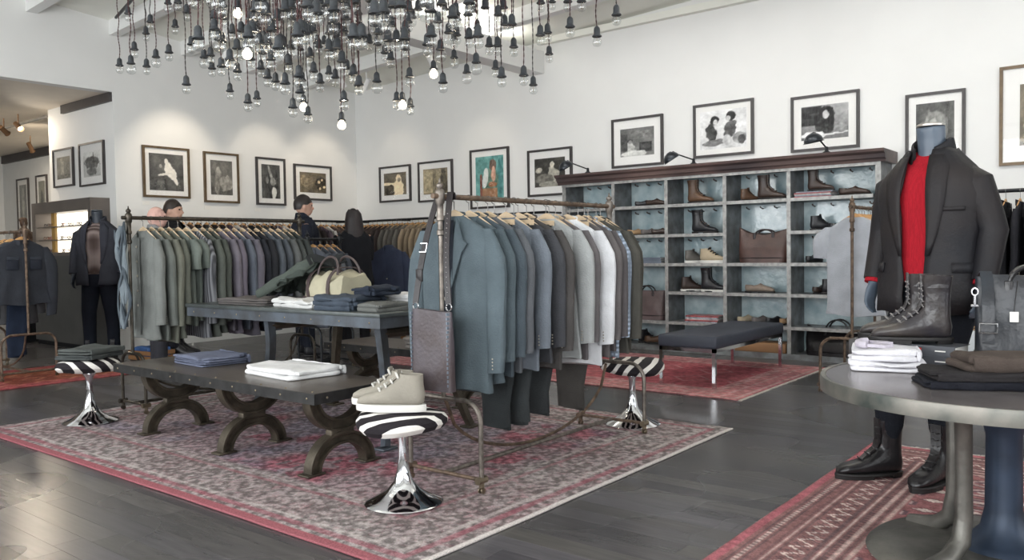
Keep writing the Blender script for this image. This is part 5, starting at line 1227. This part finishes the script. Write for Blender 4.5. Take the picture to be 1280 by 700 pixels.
def figure(name, label, cat, loc, face, k=1., skin=None, head=True, hair=None, hairstyle='short', jacket=(30, 30, 40), shirt=(230, 230, 230), pants=(40, 40, 50), arms=None, gapw=.05, shoesm=None, hemz=.82, pockets=False, feet=((.115, .02, .1), (-.115, -.03, -.1)), boots='ankle', cuff=None, group=None, jmat=None, smat=None, pmat=None, lapel=True, neckcap=None, look=0.):
    rz = math.atan2(face[1], face[0])+PI/2
    t = thing(name, label, cat, loc, rz, group); t.scale = (k, k, k)
    arms = arms or {1: ((.196, .0, 1.40), (.262, .03, 1.17), (.262, -.05, .93)), -1: ((-.196, .0, 1.40), (-.262, .03, 1.17), (-.262, -.05, .93))}
    b = MB()
    b.tube([(0, .01, .92), (0, 0, 1.05), (0, 0, 1.25), (0, .005, 1.42), (0, .01, 1.48)], [.105, .10, .105, .10, .06], 16, up=(0, 1, 0))
    if head:
        b.tube([(0, .012, 1.44), (0, .008, 1.52), (0, -.002, 1.60)], [.062, .056, .055], 14)
        cq, sq = math.cos(look), math.sin(look)
        hb = MB(); hc = 1.685
        hb.ball((0, 0, hc), (.075, .095, .112), 20, 14).ball((0, -.035, hc-.055), (.056, .062, .062), 16, 10).ball((0, -.060, hc-.085), (.03, .03, .024), 12, 8)
        hb.tube([(0, -.088, hc+.012), (0, -.098, hc-.012), (0, -.113, hc-.034), (0, -.090, hc-.044)], [.010, .012, .0165, .010], 8)
        hb.ball((0, -.088, hc+.022), (.05, .018, .014), 10, 6).ball((0, -.089, hc-.066), (.024, .014, .010), 10, 6)
        for sg in (-1, 1): hb.ball((sg*.076, .012, hc-.012), (.011, .022, .034), 8, 8)
        hb.xf(lambda p: (p[0]*cq-p[1]*sq, p[0]*sq+p[1]*cq, p[2])); b.add(hb.v, hb.f)
    else:
        b.tube([(0, .012, 1.44), (0, .008, 1.53), (0, -.002, 1.60), (0, -.010, 1.66)], [.070, .062, .060, .062], 20)
    for sg in (1, -1):
        s_, e_, w_ = [Vector(p) for p in arms[sg]]
        b.tube([(sg*.10, .005, 1.41), s_, (s_+e_)/2, e_, (e_+w_)/2, w_], [.045, .050, .045, .040, .038, .028], 12)
        hand(b, w_, (w_-e_).normalized()+Vector((0, -.1, -.1)), sg, (-sg, -.15, 0), .45)
    for sg, (fx, fy, fr) in zip((1, -1), feet):
        b.tube([(sg*.07, .01, .95), (sg*.09, 0, .84), ((fx+.055*math.sin(fr))*.95, fy+.01, .50), (fx+.055*math.sin(fr), fy+.075-.055*math.cos(fr), .30), (fx+.055*math.sin(fr), fy+.075-.055*math.cos(fr), .09)], [.085, .075, .055, .045, .028], 14)
    skm = skin or mat('skin', (206, 166, 146), .55, var=.05, spec=.4)
    fuse(b, 'body', .0095, skm, t)
    jm = jmat or cloth(jacket); sm_ = smat or cloth(shirt); pm = pmat or cloth(pants)
    # shirt / sweater
    lv = [(z, a, bb) for z, a, bb in TL if z > .95]; lv = [(.93, .20, .135)]+lv
    rings = torso_rings(lv, None, 36, -.014); rings.append([(x*.72, y*.78+.004, z+.012) for x, y, z in rings[-1]])
    rings = [[(x, y, z-(.055*max(0, -y/.1)*max(0, (z-1.46)/.08) if z > 1.46 else 0)) for x, y, z in r] for r in rings]
    link('sweater' if not head else 'shirt', MB().loft(rings, cap=False), sm_, t)
    if head:
        link('shirt_collar', MB().loft([[(.062*s1*math.sin(a), -.062*s1*math.cos(a)+.006, zz-.02*math.cos(a)) for a in np.linspace(.25, 2*PI-.25, 21)] for zz, s1 in ((1.50, 1.15), (1.555, 1.06), (1.55, 1.16), (1.51, 1.28))], closed=False), sm_, t)
    # jacket
    def gap(z): return gapw*(1.35-.9*abs((z-1.12)/.42) if z > 1.12 else 1.35+.6*(1.12-z)) if gapw < .2 else gapw
    jl = [(max(z, hemz), a, bb) for z, a, bb in TL if z >= hemz-.08]
    jr = torso_rings(jl, lambda z: max(.012, gapw*(1.0+.35*math.cos((z-1.25)*5))), 41, .006)
    rj = random.Random(len(label)); p1, p2 = rj.random()*6, rj.random()*6
    jr = [[(x+.005*math.sin(z*31+p1+x*12), y+.005*math.sin(z*24+x*17+p2), z) for x, y, z in r] for r in jr]
    o = link('jacket', MB().loft(jr, cap=False, closed=False), jm, t); md = o.modifiers.new('s', 'SOLIDIFY'); md.thickness = .008; md.offset = 1
    cr = []
    for zz, s1, dd in ((1.51, 1.16, .0), (1.56, 1.04, .0), (1.605, 1.06, .0), (1.60, 1.16, .0), (1.53, 1.34, .0)):
        cr.append([(.078*s1*math.sin(a), -.072*s1*math.cos(a)+.008, zz-.055*max(0, math.cos(a))) for a in np.linspace(.55, 2*PI-.55, 25)])
    o = link('jacket_collar', MB().loft(cr, cap=False, closed=False), jm, t); md = o.modifiers.new('s', 'SOLIDIFY'); md.thickness = .006
    if lapel:
        for sg in (1, -1):
            v = []; n = 9
            for i in range(n):
                z = 1.06+.46*i/(n-1)
                za = min(range(len(TL)), key=lambda q: abs(TL[q][0]-z)); 
                for q in range(len(TL)-1):
                    if TL[q][0] <= z <= TL[q+1][0]:
                        f_ = (z-TL[q][0])/(TL[q+1][0]-TL[q][0]); a = TL[q][1]*(1-f_)+TL[q+1][1]*f_; bb = TL[q][2]*(1-f_)+TL[q+1][2]*f_
                g = max(.012, gapw*(1.0+.35*math.cos((z-1.25)*5))); wd = .012+.075*math.sin(min(1, (i+.3)/(n-1)*1.15)*PI/2)
                row = []
                for j in range(4):
                    th = math.asin(min(.97, min(a*.9, g+wd*j/3)/(a+.02))); row.append((sg*(a+.02)*math.sin(th), -(bb+.022)*math.cos(th)**.85, z))
                v.append(row)
            o = link('lapel', MB().loft(v, cap=False, closed=False), jm, t); md = o.modifiers.new('s', 'SOLIDIFY'); md.thickness = .006
    if pockets:
        for sg in (1, -1):
            for z0_, z1_, t0, t1, nm in ((.985, 1.03, .75, 1.35, 'pocket_flap'),)+(((1.26, 1.28, .55, 1.0, 'chest_pocket'),) if sg == 1 else ()):
                rows = []
                for z in np.linspace(z0_, z1_, 3):
                    for q in range(len(TL)-1):
                        if TL[q][0] <= z <= TL[q+1][0]:
                            f_ = (z-TL[q][0])/(TL[q+1][0]-TL[q][0]); a = TL[q][1]*(1-f_)+TL[q+1][1]*f_; bb = TL[q][2]*(1-f_)+TL[q+1][2]*f_
                    rows.append([(sg*(a+.018)*math.sin(th), -(bb+.018)*math.cos(th)**.85, z) for th in np.linspace(t0, t1, 8)])
                o = link(nm, MB().loft(rows, cap=False, closed=False), jm, t); md = o.modifiers.new('s', 'SOLIDIFY'); md.thickness = .006; md.offset = 0
    for sg in (1, -1):
        s_, e_, w_ = [Vector(p) for p in arms[sg]]; wr_ = w_*.93+e_*.07
        P_ = [Vector((sg*.115, .005, 1.42)), Vector((sg*.155, .004, 1.415)), s_+Vector((sg*.010, 0, -.02)), s_*.6+e_*.4, s_*.25+e_*.75, e_, e_*.6+w_*.4, wr_]
        o = link('sleeve', MB().tube(P_, [.045, .062, .072, .070, .066, .062, .056, .050], 16), jm, t)
        if cuff: link('cuff', MB().tube([wr_-(w_-e_).normalized()*.02, wr_+(w_-e_).normalized()*.018], .043, 14), cuff, t)
    # trousers
    tb = torso_rings([(.80, .165, .115), (.86, .185, .13), (.94, .185, .128), (1.02, .172, .118)], None, 28)
    tr = MB().loft(tb)
    for sg, (fx, fy, fr) in zip((1, -1), feet):
        sx2, sy2 = fx+.055*math.sin(fr), fy+.075-.055*math.cos(fr)       # where the shoe's shaft stands
        tuck = boots == 'boot'
        tr.tube([(sg*.085, .0, .88), (sg*.095, 0, .78), (sx2*.95, sy2-.02, .52), (sx2, sy2, .34), (sx2, sy2, .25 if tuck else .19), (sx2, sy2, .19 if tuck else .115)], [.098, .10, .078, .070, .060 if tuck else .066, .040 if tuck else .068], 16)
    link('trousers', tr, pm, t)
    for sg, (fx, fy, fr) in zip((1, -1), feet):
        kind = boots
        if kind not in SHM: SHM[kind] = {q: v.mesh(kind+'_'+q) for q, v in shoe_parts(kind).items()}
        bt = None
        for q, me in SHM[kind].items():
            if bt is None:
                bt = link(kind+'_shoe', me, shoesm or SL['black'], t); bt.location = (fx, fy+.075, 0); bt.rotation_euler = (0, 0, -PI/2+fr); bt.scale = (1.06,)*3
            else: link(q, me, solek if q == 'sole' else (shoesm or SL['black']), bt)
    if head:
        for sg in (-1, 1):
            ep = Vector((sg*.031, -.079, 1.69)); ep = Vector((ep.x*cq-ep.y*sq, ep.x*sq+ep.y*cq, ep.z))
            link('eye', MB().ball(ep, .0125, 10, 8), mat('eye', (60, 44, 36), .2), t)
        if hair:
            hm = mat('hair_%d_%d_%d' % hair, hair, .5, var=.25, vs_=40, stretch=(3, 3, .4)); hb = MB(); rings = []
            for i in range(11):
                el = PI/2-.02-(PI/2+.35)*i/10; q = []
                for j in range(24):
                    az = 2*PI*j/24; fr_ = -math.cos(az) # -1 front .. 1 back
                    e2 = max(el, .42-.1*abs(math.sin(az)*2)) if fr_ < -.45 else max(el, .05 if abs(fr_) < .45 else -.55)
                    rr3 = 1.10+.02*math.sin(az*5+i)
                    q.append((.078*rr3*math.cos(e2)*math.sin(az), -.098*rr3*math.cos(e2)*math.cos(az)+.006, 1.685+.116*rr3*math.sin(e2)))
                rings.append(q)
            hb.loft(rings)
            if hairstyle == 'long':
                lr = []
                for z, a, bb, cy in ((1.795, .06, .06, .02), (1.75, .096, .09, .022), (1.67, .112, .092, .03), (1.58, .118, .08, .045), (1.50, .118, .066, .062), (1.42, .108, .05, .085), (1.36, .08, .028, .105)):
                    lr.append([(a*math.sin(2*PI*j/22)+.004*math.sin(j*3+z*40), cy-bb*math.cos(2*PI*j/22)*(1 if math.cos(2*PI*j/22) < 0 else .55), z+.006*math.sin(j*2.3)) for j in range(22)])
                hb.loft(lr)
            hb.xf(lambda p: (p[0]*cq-p[1]*sq, p[0]*sq+p[1]*cq, p[2])); link('hair', hb, hm, t)
    elif neckcap:
        link('neck_cap', MB().lathe([(.0, .0), (.061, .0), (.061, .008), (.05, .014), (.0, .016)], 24, (0, -.010, 1.659)), neckcap, t)
    return t
mskin = mat('slate_mannequin_finish', (92, 104, 118), .35, var=.06)
rib = mat('red_ribbed_knit', (186, 34, 48), .85, var=.12, vs_=30, bump=.6, bs=60, stretch=(6, 6, .6), spec=.2)
jk = mat('waxed_dark_jacket_cotton', (40, 35, 35), .6, var=.18, vs_=4, bump=.2, bs=70, spec=.35, rgb2=(24, 25, 31))
def local_feet(loc, face, heels, toes, k):
    rz = math.atan2(face[1], face[0])+PI/2; out = []
    for (hx, hy), (tx, ty) in zip(heels, toes):
        h = onz(hx, hy); t_ = onz(tx, ty); dx, dy = h[0]-loc[0], h[1]-loc[1]
        lx = (dx*math.cos(rz)+dy*math.sin(rz))/k; ly = (-dx*math.sin(rz)+dy*math.cos(rz))/k
        a = math.atan2(t_[1]-h[1], t_[0]-h[0])-rz; out.append((lx, ly-.075, a+PI/2))
    return out
BF = local_feet((4.30, .88), (-.92, .30), ((1186, 604), (1126, 598)), ((1146, 618), (1062, 600)), 1.02)
figure('mannequin', 'headless mannequin in dark jacket, red sweater and black boots on the medallion rug', 'mannequin', (4.30, .88, .0115), (-.92, .30), 1.02, mskin, False, jmat=jk, smat=rib, pmat=cloth((40, 45, 56)), gapw=.046, boots='boot', shoesm=blk, cuff=rib, neckcap=mat('brushed_neck_cap', (196, 190, 184), .3, .8), feet=BF, hemz=.80, pockets=True)
figure('mannequin', 'headless mannequin in black jacket at the wall rail side of the round table', 'mannequin', (4.30, -.02, .0115), (-.95, .30), 1.0, mskin, False, jmat=cloth((44, 42, 48)), smat=cloth((60, 60, 66)), pmat=cloth((40, 40, 48)), boots='boot', shoesm=blk, neckcap=MC['brushed_neck_cap'], hemz=.84)
figure('mannequin', 'headless mannequin in slate jacket and brown waistcoat by the eyewear cabinet', 'mannequin', (4.40, 9.62, 0), (-.72, -.69), 1.01, mat('charcoal_mannequin_finish', (56, 62, 72), .4), False, jmat=cloth((78, 80, 92)), smat=cloth((96, 76, 70), 'stripe'), pmat=cloth((40, 46, 62)), gapw=.06, boots='ankle', neckcap=mat('dark_neck_cap', (60, 66, 76), .3))
figure('person', 'person in navy suit and white collar, short dark hair, seen from behind', 'person', (5.72, 7.55, 0), (.75, -.45), 1.0, jacket=(44, 50, 68), pants=(44, 50, 66), hair=(40, 32, 30), arms={1: ((.205, 0, 1.44), (.28, .0, 1.18), (.24, -.16, .98)), -1: ((-.205, 0, 1.44), (-.28, .0, 1.18), (-.24, -.16, .98))}, cuff=cloth((236, 236, 240)), look=.2)
figure('person', 'person in black jacket with long dark hair, holding a hand to the chin', 'person', (6.43, 7.55, 0), (.45, .85), .925, jacket=(42, 44, 52), pants=(40, 40, 46), hair=(44, 36, 38), hairstyle='long', arms={1: ((.185, 0, 1.44), (.25, -.12, 1.20), (.10, -.24, 1.42)), -1: ((-.185, 0, 1.44), (-.23, -.10, 1.19), (-.02, -.22, 1.15))}, cuff=cloth((236, 236, 240)))
p = atd(216, 250, 110); figure('person', 'person with cropped dark hair and black top behind the sage shirt rack', 'person', (p[0], p[1], 0), (.65, -.75), p[2]/1.80, jacket=(40, 40, 44), shirt=(50, 50, 54), hair=(52, 42, 36))
p = atd(195, 258, 128); figure('person', 'bald person in pale grey jacket behind the sage shirt rack', 'person', (p[0], p[1], 0), (.85, -.5), p[2]/1.80, jacket=(150, 150, 150), shirt=(190, 190, 190), pants=(70, 70, 78), skin=mat('pink_skin', (214, 172, 160), .5, var=.05))

# ================================================================ eyewear cabinet
t = thing('eyewear_cabinet', 'grey brown cabinet with a lit niche of eyeglasses', 'cabinet', (0, 0, 0)); cm = mat('grey_brown_cabinet_lacquer', (112, 104, 98), .35, .15, var=.1, vs_=3); cg = mat('brushed_grey_panel', (98, 98, 96), .4, .4, var=.12, vs_=3)
x0, x1, y0, y1 = 4.56, 4.797, 10.15, 11.85; nz0, nz1, ny0, ny1 = 1.215, 1.725, 10.22, 11.74
link('plinth_panel', MB().b2(x0, x1, y0, y1, .06, 1.17), cg, t, False); link('toe_kick', MB().b2(x0+.03, x1, y0, y1, 0, .06), blackm, t, False)
link('counter_ledge', MB().b2(x0-.012, x1, y0-.0, y1, 1.17, nz0), cm, t, False)
link('head_panel', MB().b2(x0, x1, y0, y1, nz1, 1.87), cm, t, False)
link('side_panel', MB().b2(x0, x1, y0, ny0, nz0, nz1), cm, t, False); link('side_panel', MB().b2(x0, x1, ny1, y1, nz0, nz1), cm, t, False)
link('lit_back_panel', MB().b2(x1-.02, x1, ny0, ny1, nz0, nz1), emis('backlit_panel', (255, 246, 228), 2.2), t, False)
link('amber_mullion', MB().b2(x0+.06, x0+.09, 11.30, 11.40, nz0, nz1), mat('amber_wood', (176, 140, 76), .4, var=.1), t, False)
for z in (1.38, 1.55): link('shelf', MB().b2(x0+.02, x1-.02, ny0, ny1, z-.012, z), cm, t, False)
gm = MB()
for sg in (-1, 1):
    gm.tube([(0, sg*.034+.024*math.cos(a), .022+.02*math.sin(a)) for a in np.linspace(0, 2*PI, 13)], .0035, 6)
    gm.tube([(0, sg*.06, .03), (.06, sg*.062, .028), (.11, sg*.06, .010)], .0025, 5)
gm.tube([(0, -.012, .026), (0, 0, .031), (0, .012, .026)], .003, 5)
gme = gm.mesh('eyeglasses'); gcol = [mat('tortoise_acetate', (116, 72, 44), .3, var=.3, vs_=60), mat('black_acetate', (40, 36, 36), .3), mat('red_acetate', (140, 62, 50), .3, var=.2)]
for r, z in enumerate((nz0, 1.38, 1.55)):
    for i in range(6):
        y = 10.36+i*.235+.03*(r % 2)
        if abs(y-11.35) < .06: y += .12
        o = link('eyeglasses', gme, gcol[(i+r) % 3], loc=(x0+.06, y, z+.0006), rot=(0, 0, .15*(i % 3-1)))
        tag(o, 'pair of glasses, %s from the mannequin side on the %s cabinet shelf' % (ORD[i], ('lowest', 'middle', 'upper')[r]), 'glasses', 'eyeglasses in the lit cabinet')
tag(link('sign_block', MB().rbox((x0+.07, 10.50, nz0+.085), (.03, .12, .17), .004, 2), cm), 'small brown display block in the lit cabinet niche', 'display block')
# carved figure on a pedestal beyond the cabinet
p = atd(31, 305, 78); px_, py_ = 4.35, 12.6
q = onX(31, 300, 4.6)
t = thing('carved_figure', 'dark carved wooden figure with folded arms on a black pedestal', 'sculpture', (4.6, q[1]+.02, 0)); wd = mat('dark_carved_wood', (86, 64, 50), .5, var=.25, vs_=14, bump=.2); zb = 1.15
b = MB().tube([(0, 0, zb), (0, 0, zb+.12), (0, 0, zb+.27), (0, 0, zb+.36), (0, 0, zb+.41)], [.11, .10, .115, .09, .045], 14).ball((0, -.01, zb+.475), (.05, .055, .068), 14, 10).tube([(.10, 0, zb+.35), (.13, -.04, zb+.24), (.02, -.11, zb+.22)], [.035, .032, .026], 10).tube([(-.10, 0, zb+.35), (-.13, -.04, zb+.24), (-.02, -.11, zb+.25)], [.035, .032, .026], 10)
b.ball((0, .01, zb+.52), (.056, .06, .04), 12, 6)
fuse(b, 'figure_body', .012, wd, t); link('pedestal', MB().rbox((0, 0, .575), (.24, .26, 1.15), .006, 2), blackm, t)

# ================================================================ ceiling fittings
def spot_head(label, loc, aim, power=0, col=(1, .86, .68), size=60, group=None, m=None, mount=None, lens=None):
    t = thing('track_spot', label, 'spotlight', loc, 0, group); d = (Vector(aim)-Vector(loc)).normalized(); q = d.to_track_quat('Z', 'X').to_matrix(); m = m or white
    rings = [[tuple(q@Vector((r*math.cos(2*PI*k/18), r*math.sin(2*PI*k/18), z))) for k in range(18)] for r, z in ((.02, -.09), (.034, -.085), (.036, .05), (.045, .08), (.041, .08), (.036, .055), (.030, .03))]
    link('can', MB().loft(rings), m, t)
    link('lens', MB().loft([[tuple(q@Vector((r*math.cos(2*PI*k/14), r*math.sin(2*PI*k/14), z))) for k in range(14)] for r, z in ((.034, .045), (.034, .05), (.01, .054))]), lens or emis('lamp_lens_glow', (255, 236, 206), 14), t)
    zc = mount if mount is not None else ceil_z(loc[0], loc[1]); link('stem', MB().tube([(0, 0, .02), (0, 0, zc-loc[2])], .010, 8), m, t)
    if power:
        l = bpy.data.lights.new('spot_beam', 'SPOT'); l.energy = power; l.color = col; l.spot_size = math.radians(size); l.spot_blend = .7; l.shadow_soft_size = .06
        o = bpy.data.objects.new('spot_beam', l); COL.objects.link(o); o.parent = t; o.location = d*.09; o.rotation_euler = d.to_track_quat('-Z', 'Y').to_euler()
    return t
for i, (x, tx) in enumerate(((5.55, 5.55), (6.75, 6.9), (7.75, 7.9))):
    spot_head('white track spot aimed at the left wall photos, %s from the jamb' % ORD[i], (x, 8.75, 3.5), (tx, YW, 2.15), (55, 34, 36)[i], size=(62, 60, 60)[i], group='spots on the left wall')
for i, y in enumerate((9.0, 7.3)):
    spot_head('white track spot aimed at the right wall photos, %s from the corner' % ORD[i], (7.35, y-.2, 3.48), (XW, y, 2.2), 12, size=60, group='spots on the right wall')
for i, y in enumerate((4.9, 3.6, 2.3, 1.0, -.4)):
    spot_head('white track flood washing the shelving wall, %s from the main beam' % ORD[i], (6.15, y, 3.62), (XW, y, 1.95), 37, (1, .985, .97), size=100, group='floods on the shelving wall')
tag(link('lighting_track', MB().b2(6.13, 6.17, -1.0, 5.2, 3.70, 3.73), white), 'white lighting track carrying the floods for the shelving wall', 'track')
# out-of-view uplights added to brighten the ceiling, on the floods' track and main beam
for nm, loc, sx_, sy_, pw, lb in (('added_uplight', (6.15, 2.4, 3.735), .04, 5.0, 80, 'added slim uplight on the floods track, brightening the ceiling'), ('added_uplight', (4.6, 6.42, 3.705), 7.0, .04, 55, 'added slim uplight on top of the main beam, brightening the ceiling')):
    t = thing(nm, lb, 'light', loc); link('channel', MB().b2(-sx_/2-.01, sx_/2+.01, -sy_/2-.01, sy_/2+.01, -.003, .012), white, t, False)
    l = bpy.data.lights.new('added_uplight_strip', 'AREA'); l.shape = 'RECTANGLE'; l.size = sx_; l.size_y = sy_; l.energy = pw; l.color = (1, .97, .92)
    o = bpy.data.objects.new('added_uplight_strip', l); COL.objects.link(o); o.parent = t; o.location = (0, 0, .02); o.rotation_euler = (PI, 0, 0)
# black track under the rafters
a = onz(145, 22, 3.95); b_ = onz(172, -8, 3.95)
tag(link('lighting_track', MB().tube([a, a+(b_-a)*2.2], .018, 6), blackm), 'thin black lighting track under the white rafters', 'track')
# annex track and spots
pa = onz(58, 146, 3.09); pb = onz(-40, 172, 3.09)
tag(link('lighting_track', MB().tube([pa, pb], .022, 6), mat('grey_track', (150, 146, 140), .5)), 'grey lighting track on the low taupe ceiling', 'track')
for i, (x, y) in enumerate(((23, 158), (5, 163))):
    p = onz(x, y, 2.97); spot_head('spot on the low taupe ceiling, %s from the white wall' % ORD[i], tuple(p), (4.8, 11.0+i, 2.0) if i == 0 else (6.3, 14, 2), 70, size=120, group='spots on the low ceiling', m=mat('bronze_can', (140, 108, 80), .4, .5), mount=3.14)
for x, y in ((5.6, 14.5), (3.0, 13.0)):
    spot_head('spot deep in the back room, %s' % ('beside the far photos' if x > 5 else 'over the open floor'), (x, y, 2.95), (6.39, y+.6, 1.8), 90, size=130, group='spots on the low ceiling', m=MC['bronze_can'], mount=3.14)

# ================================================================ cluster of pendant bulbs
Z2 = [(120,70),(78,330),(135,320),(152,250),(210,170),(213,335),(232,112),(260,288),(325,265),(356,135),(412,425),(437,225),(370,15),(320,20),(415,65),(500,290),(533,280),(540,345),(587,335),(590,210),(630,300),(665,245),(667,360),(630,458),(550,90),(595,95),(685,155),(720,130),(760,150),(805,205),(720,515),(765,495),(790,270),(860,145),(900,230),(865,245),(937,245),(835,300),(920,320),(785,345),(818,390),(858,410),(905,420),(940,95),(970,190),(1045,160),(1030,285),(1048,360),(975,385),(990,405),(980,465),(945,540),(1020,575),(1080,415),(1125,370),(1157,390),(1140,90),(1088,60),(1200,160),(1165,190),(1240,210),(1190,310),(1215,345),(1245,375),(1200,505),(1270,430),(735,300)]
Z3 = [(160,110),(35,150),(95,160),(75,310),(97,360),(172,345),(510,85),(440,210),(474,140),(508,150),(295,210),(205,225),(230,250),(174,190),(140,180),(310,325),(256,425),(313,450),(450,350),(497,245),(550,308),(560,160),(590,265),(598,155),(595,120),(645,195),(680,195),(672,290),(697,325),(748,200),(683,65),(710,105),(740,105),(627,35),(705,35),(580,50),(790,320),(830,360),(862,15),(860,150),(890,140),(897,230),(975,10),(985,115),(1033,8),(1098,155),(1180,65),(910,10)]
big = [(240,30),(305,45),(398,50),(445,20),(235,110),(385,190)]
lit = [(297, 11), (309, 61), (379.5, 129), (427, 151), (503, 126), (542, 87)]
BP = [(130+x/4, y/4, None) for x, y in Z2]+[(420+x/3.366, y/3.366, None) for x, y in Z3]+[(420+x/3.366, y/3.366, 265) for x, y in big]
rc = random.Random(17)
for _ in range(118):
    x = rc.gauss(400, 95)
    if not 235 < x < 620: x = rc.uniform(250, 600)
    BP.append((x, rc.uniform(-18, 66)*(1-abs(x-400)/700), rc.uniform(170, 285)))
cords_top = 3.46
prof = [(.004, .066), (.008, .064), (.012, .060), (.0175, .053), (.0195, .042), (.020, .024), (.0215, .014), (.029, .007), (.0305, .003), (.029, .0), (.022, .003), (.0, .004)]
SOCK = MB().lathe(prof, 14).mesh('socket_bell')
GLB = MB().lathe([(.0, -.060), (.012, -.0585), (.021, -.053), (.027, -.043), (.0285, -.032), (.027, -.021), (.021, -.010), (.014, -.003), (.012, .003), (.0, .003)], 16).mesh('glass_bulb')
FIL = MB().tube([(.0, 0, -.004), (.004, 0, -.03), (.010, 0, -.045), (0, 0, -.038), (-.010, 0, -.045), (-.004, 0, -.03), (0, .001, -.004)], .0011, 5).mesh('filament')
CRD = MB(); 
for ph in (0, PI): CRD.tube([(.0022*math.cos(ph+k*PI/2.0)+.006*math.sin(k*.31), .0022*math.sin(ph+k*PI/2.0), k/60) for k in range(61)], .0024, 4)
CRD = CRD.mesh('twisted_cord')
bake = mat('black_bakelite', (62, 66, 70), .35, var=.15, vs_=30); cordm = mat('brown_red_braid', (92, 62, 62), .8, var=.3, vs_=60); cordb = mat('dark_braid', (70, 62, 60), .8, var=.3, vs_=60)
clr = glassy('clear_bulb_glass', (.97, .98, .98), gloss=.10, rough=.04, edge=.5); glow = emis('glowing_bulb', (255, 240, 214), 9)
fil = mat('filament_wire', (190, 180, 160), .3, .8)
cen = atd(440, 60, 195); cen = (cen[0], cen[1])
pend = []
for i, (x, y, s) in enumerate(BP+[(a, b, -1) for a, b in lit]):
    l = s == -1
    if s is None or l: s = rc.uniform(165, 205) if x < 620 else rc.uniform(180, 215)
    if x < 230: s = rc.uniform(152, 172)
    p = atd(x, y, s)
    for tr in range(14):                       # keep bulbs from touching: slide along the line of sight
        if all((p[0]-q[0])**2+(p[1]-q[1])**2 > .085**2 or abs(p[2]-q[2]) > .20 for q in pend) and all((p[0]-q[0])**2+(p[1]-q[1])**2 > .03**2 for q in pend): break
        s = rc.uniform(155, 250); p = atd(x, y, s)
    pend.append(p)
    kb = 1.25 if rc.random() < .2 else 1.; red = rc.random() < .6
    t = thing('pendant_bulb', 'lit round bulb glowing among the clear bulbs of the cluster' if l else '%s clear glass bulb in a black bell socket on a %s twisted cord' % ('large' if kb > 1 else 'small', 'reddish' if red else 'dark'), 'pendant light', tuple(p), rc.uniform(0, 6), 'lit bulbs in the hanging cluster' if l else 'clear bulbs in the hanging cluster')
    link('socket', SOCK, bake, t)
    g = link('bulb', GLB, glow if l else clr, t); k = kb
    g.scale = (k, k, k)
    if not l: link('filament', FIL, fil, t)
    c = link('cord', CRD, cordm if red else cordb, t, loc=(0, 0, .064)); c.scale = (1, 1, cords_top-p[2]-.064)
    if l:
        lt = bpy.data.lights.new('bulb_light', 'POINT'); lt.energy = 2.2; lt.color = (1, .86, .66); lt.shadow_soft_size = .035
        o = bpy.data.objects.new('bulb_light', lt); COL.objects.link(o); o.parent = t; o.location = (0, 0, -.13)
P_ = np.array(pend); c0 = (P_[:, :2].max(0)+P_[:, :2].min(0))/2; hx_, hy_ = (P_[:, :2].max(0)-P_[:, :2].min(0))/2+.15
t = thing('ceiling_canopy', 'white board under the ceiling that carries the cluster of pendant bulbs', 'canopy', (c0[0], c0[1], 0))
link('board', MB().b2(-hx_, hx_, -hy_, hy_, cords_top, cords_top+.04), white, t, False)
for a in (-1, 1):
    for b in (-1, 1): link('drop_rod', MB().tube([(a*hx_*.9, b*hy_*.9, cords_top+.04), (a*hx_*.9, b*hy_*.9, ceil_z(c0[0]+a*hx_*.9, c0[1]+b*hy_*.9))], .01, 6), blackm, t)
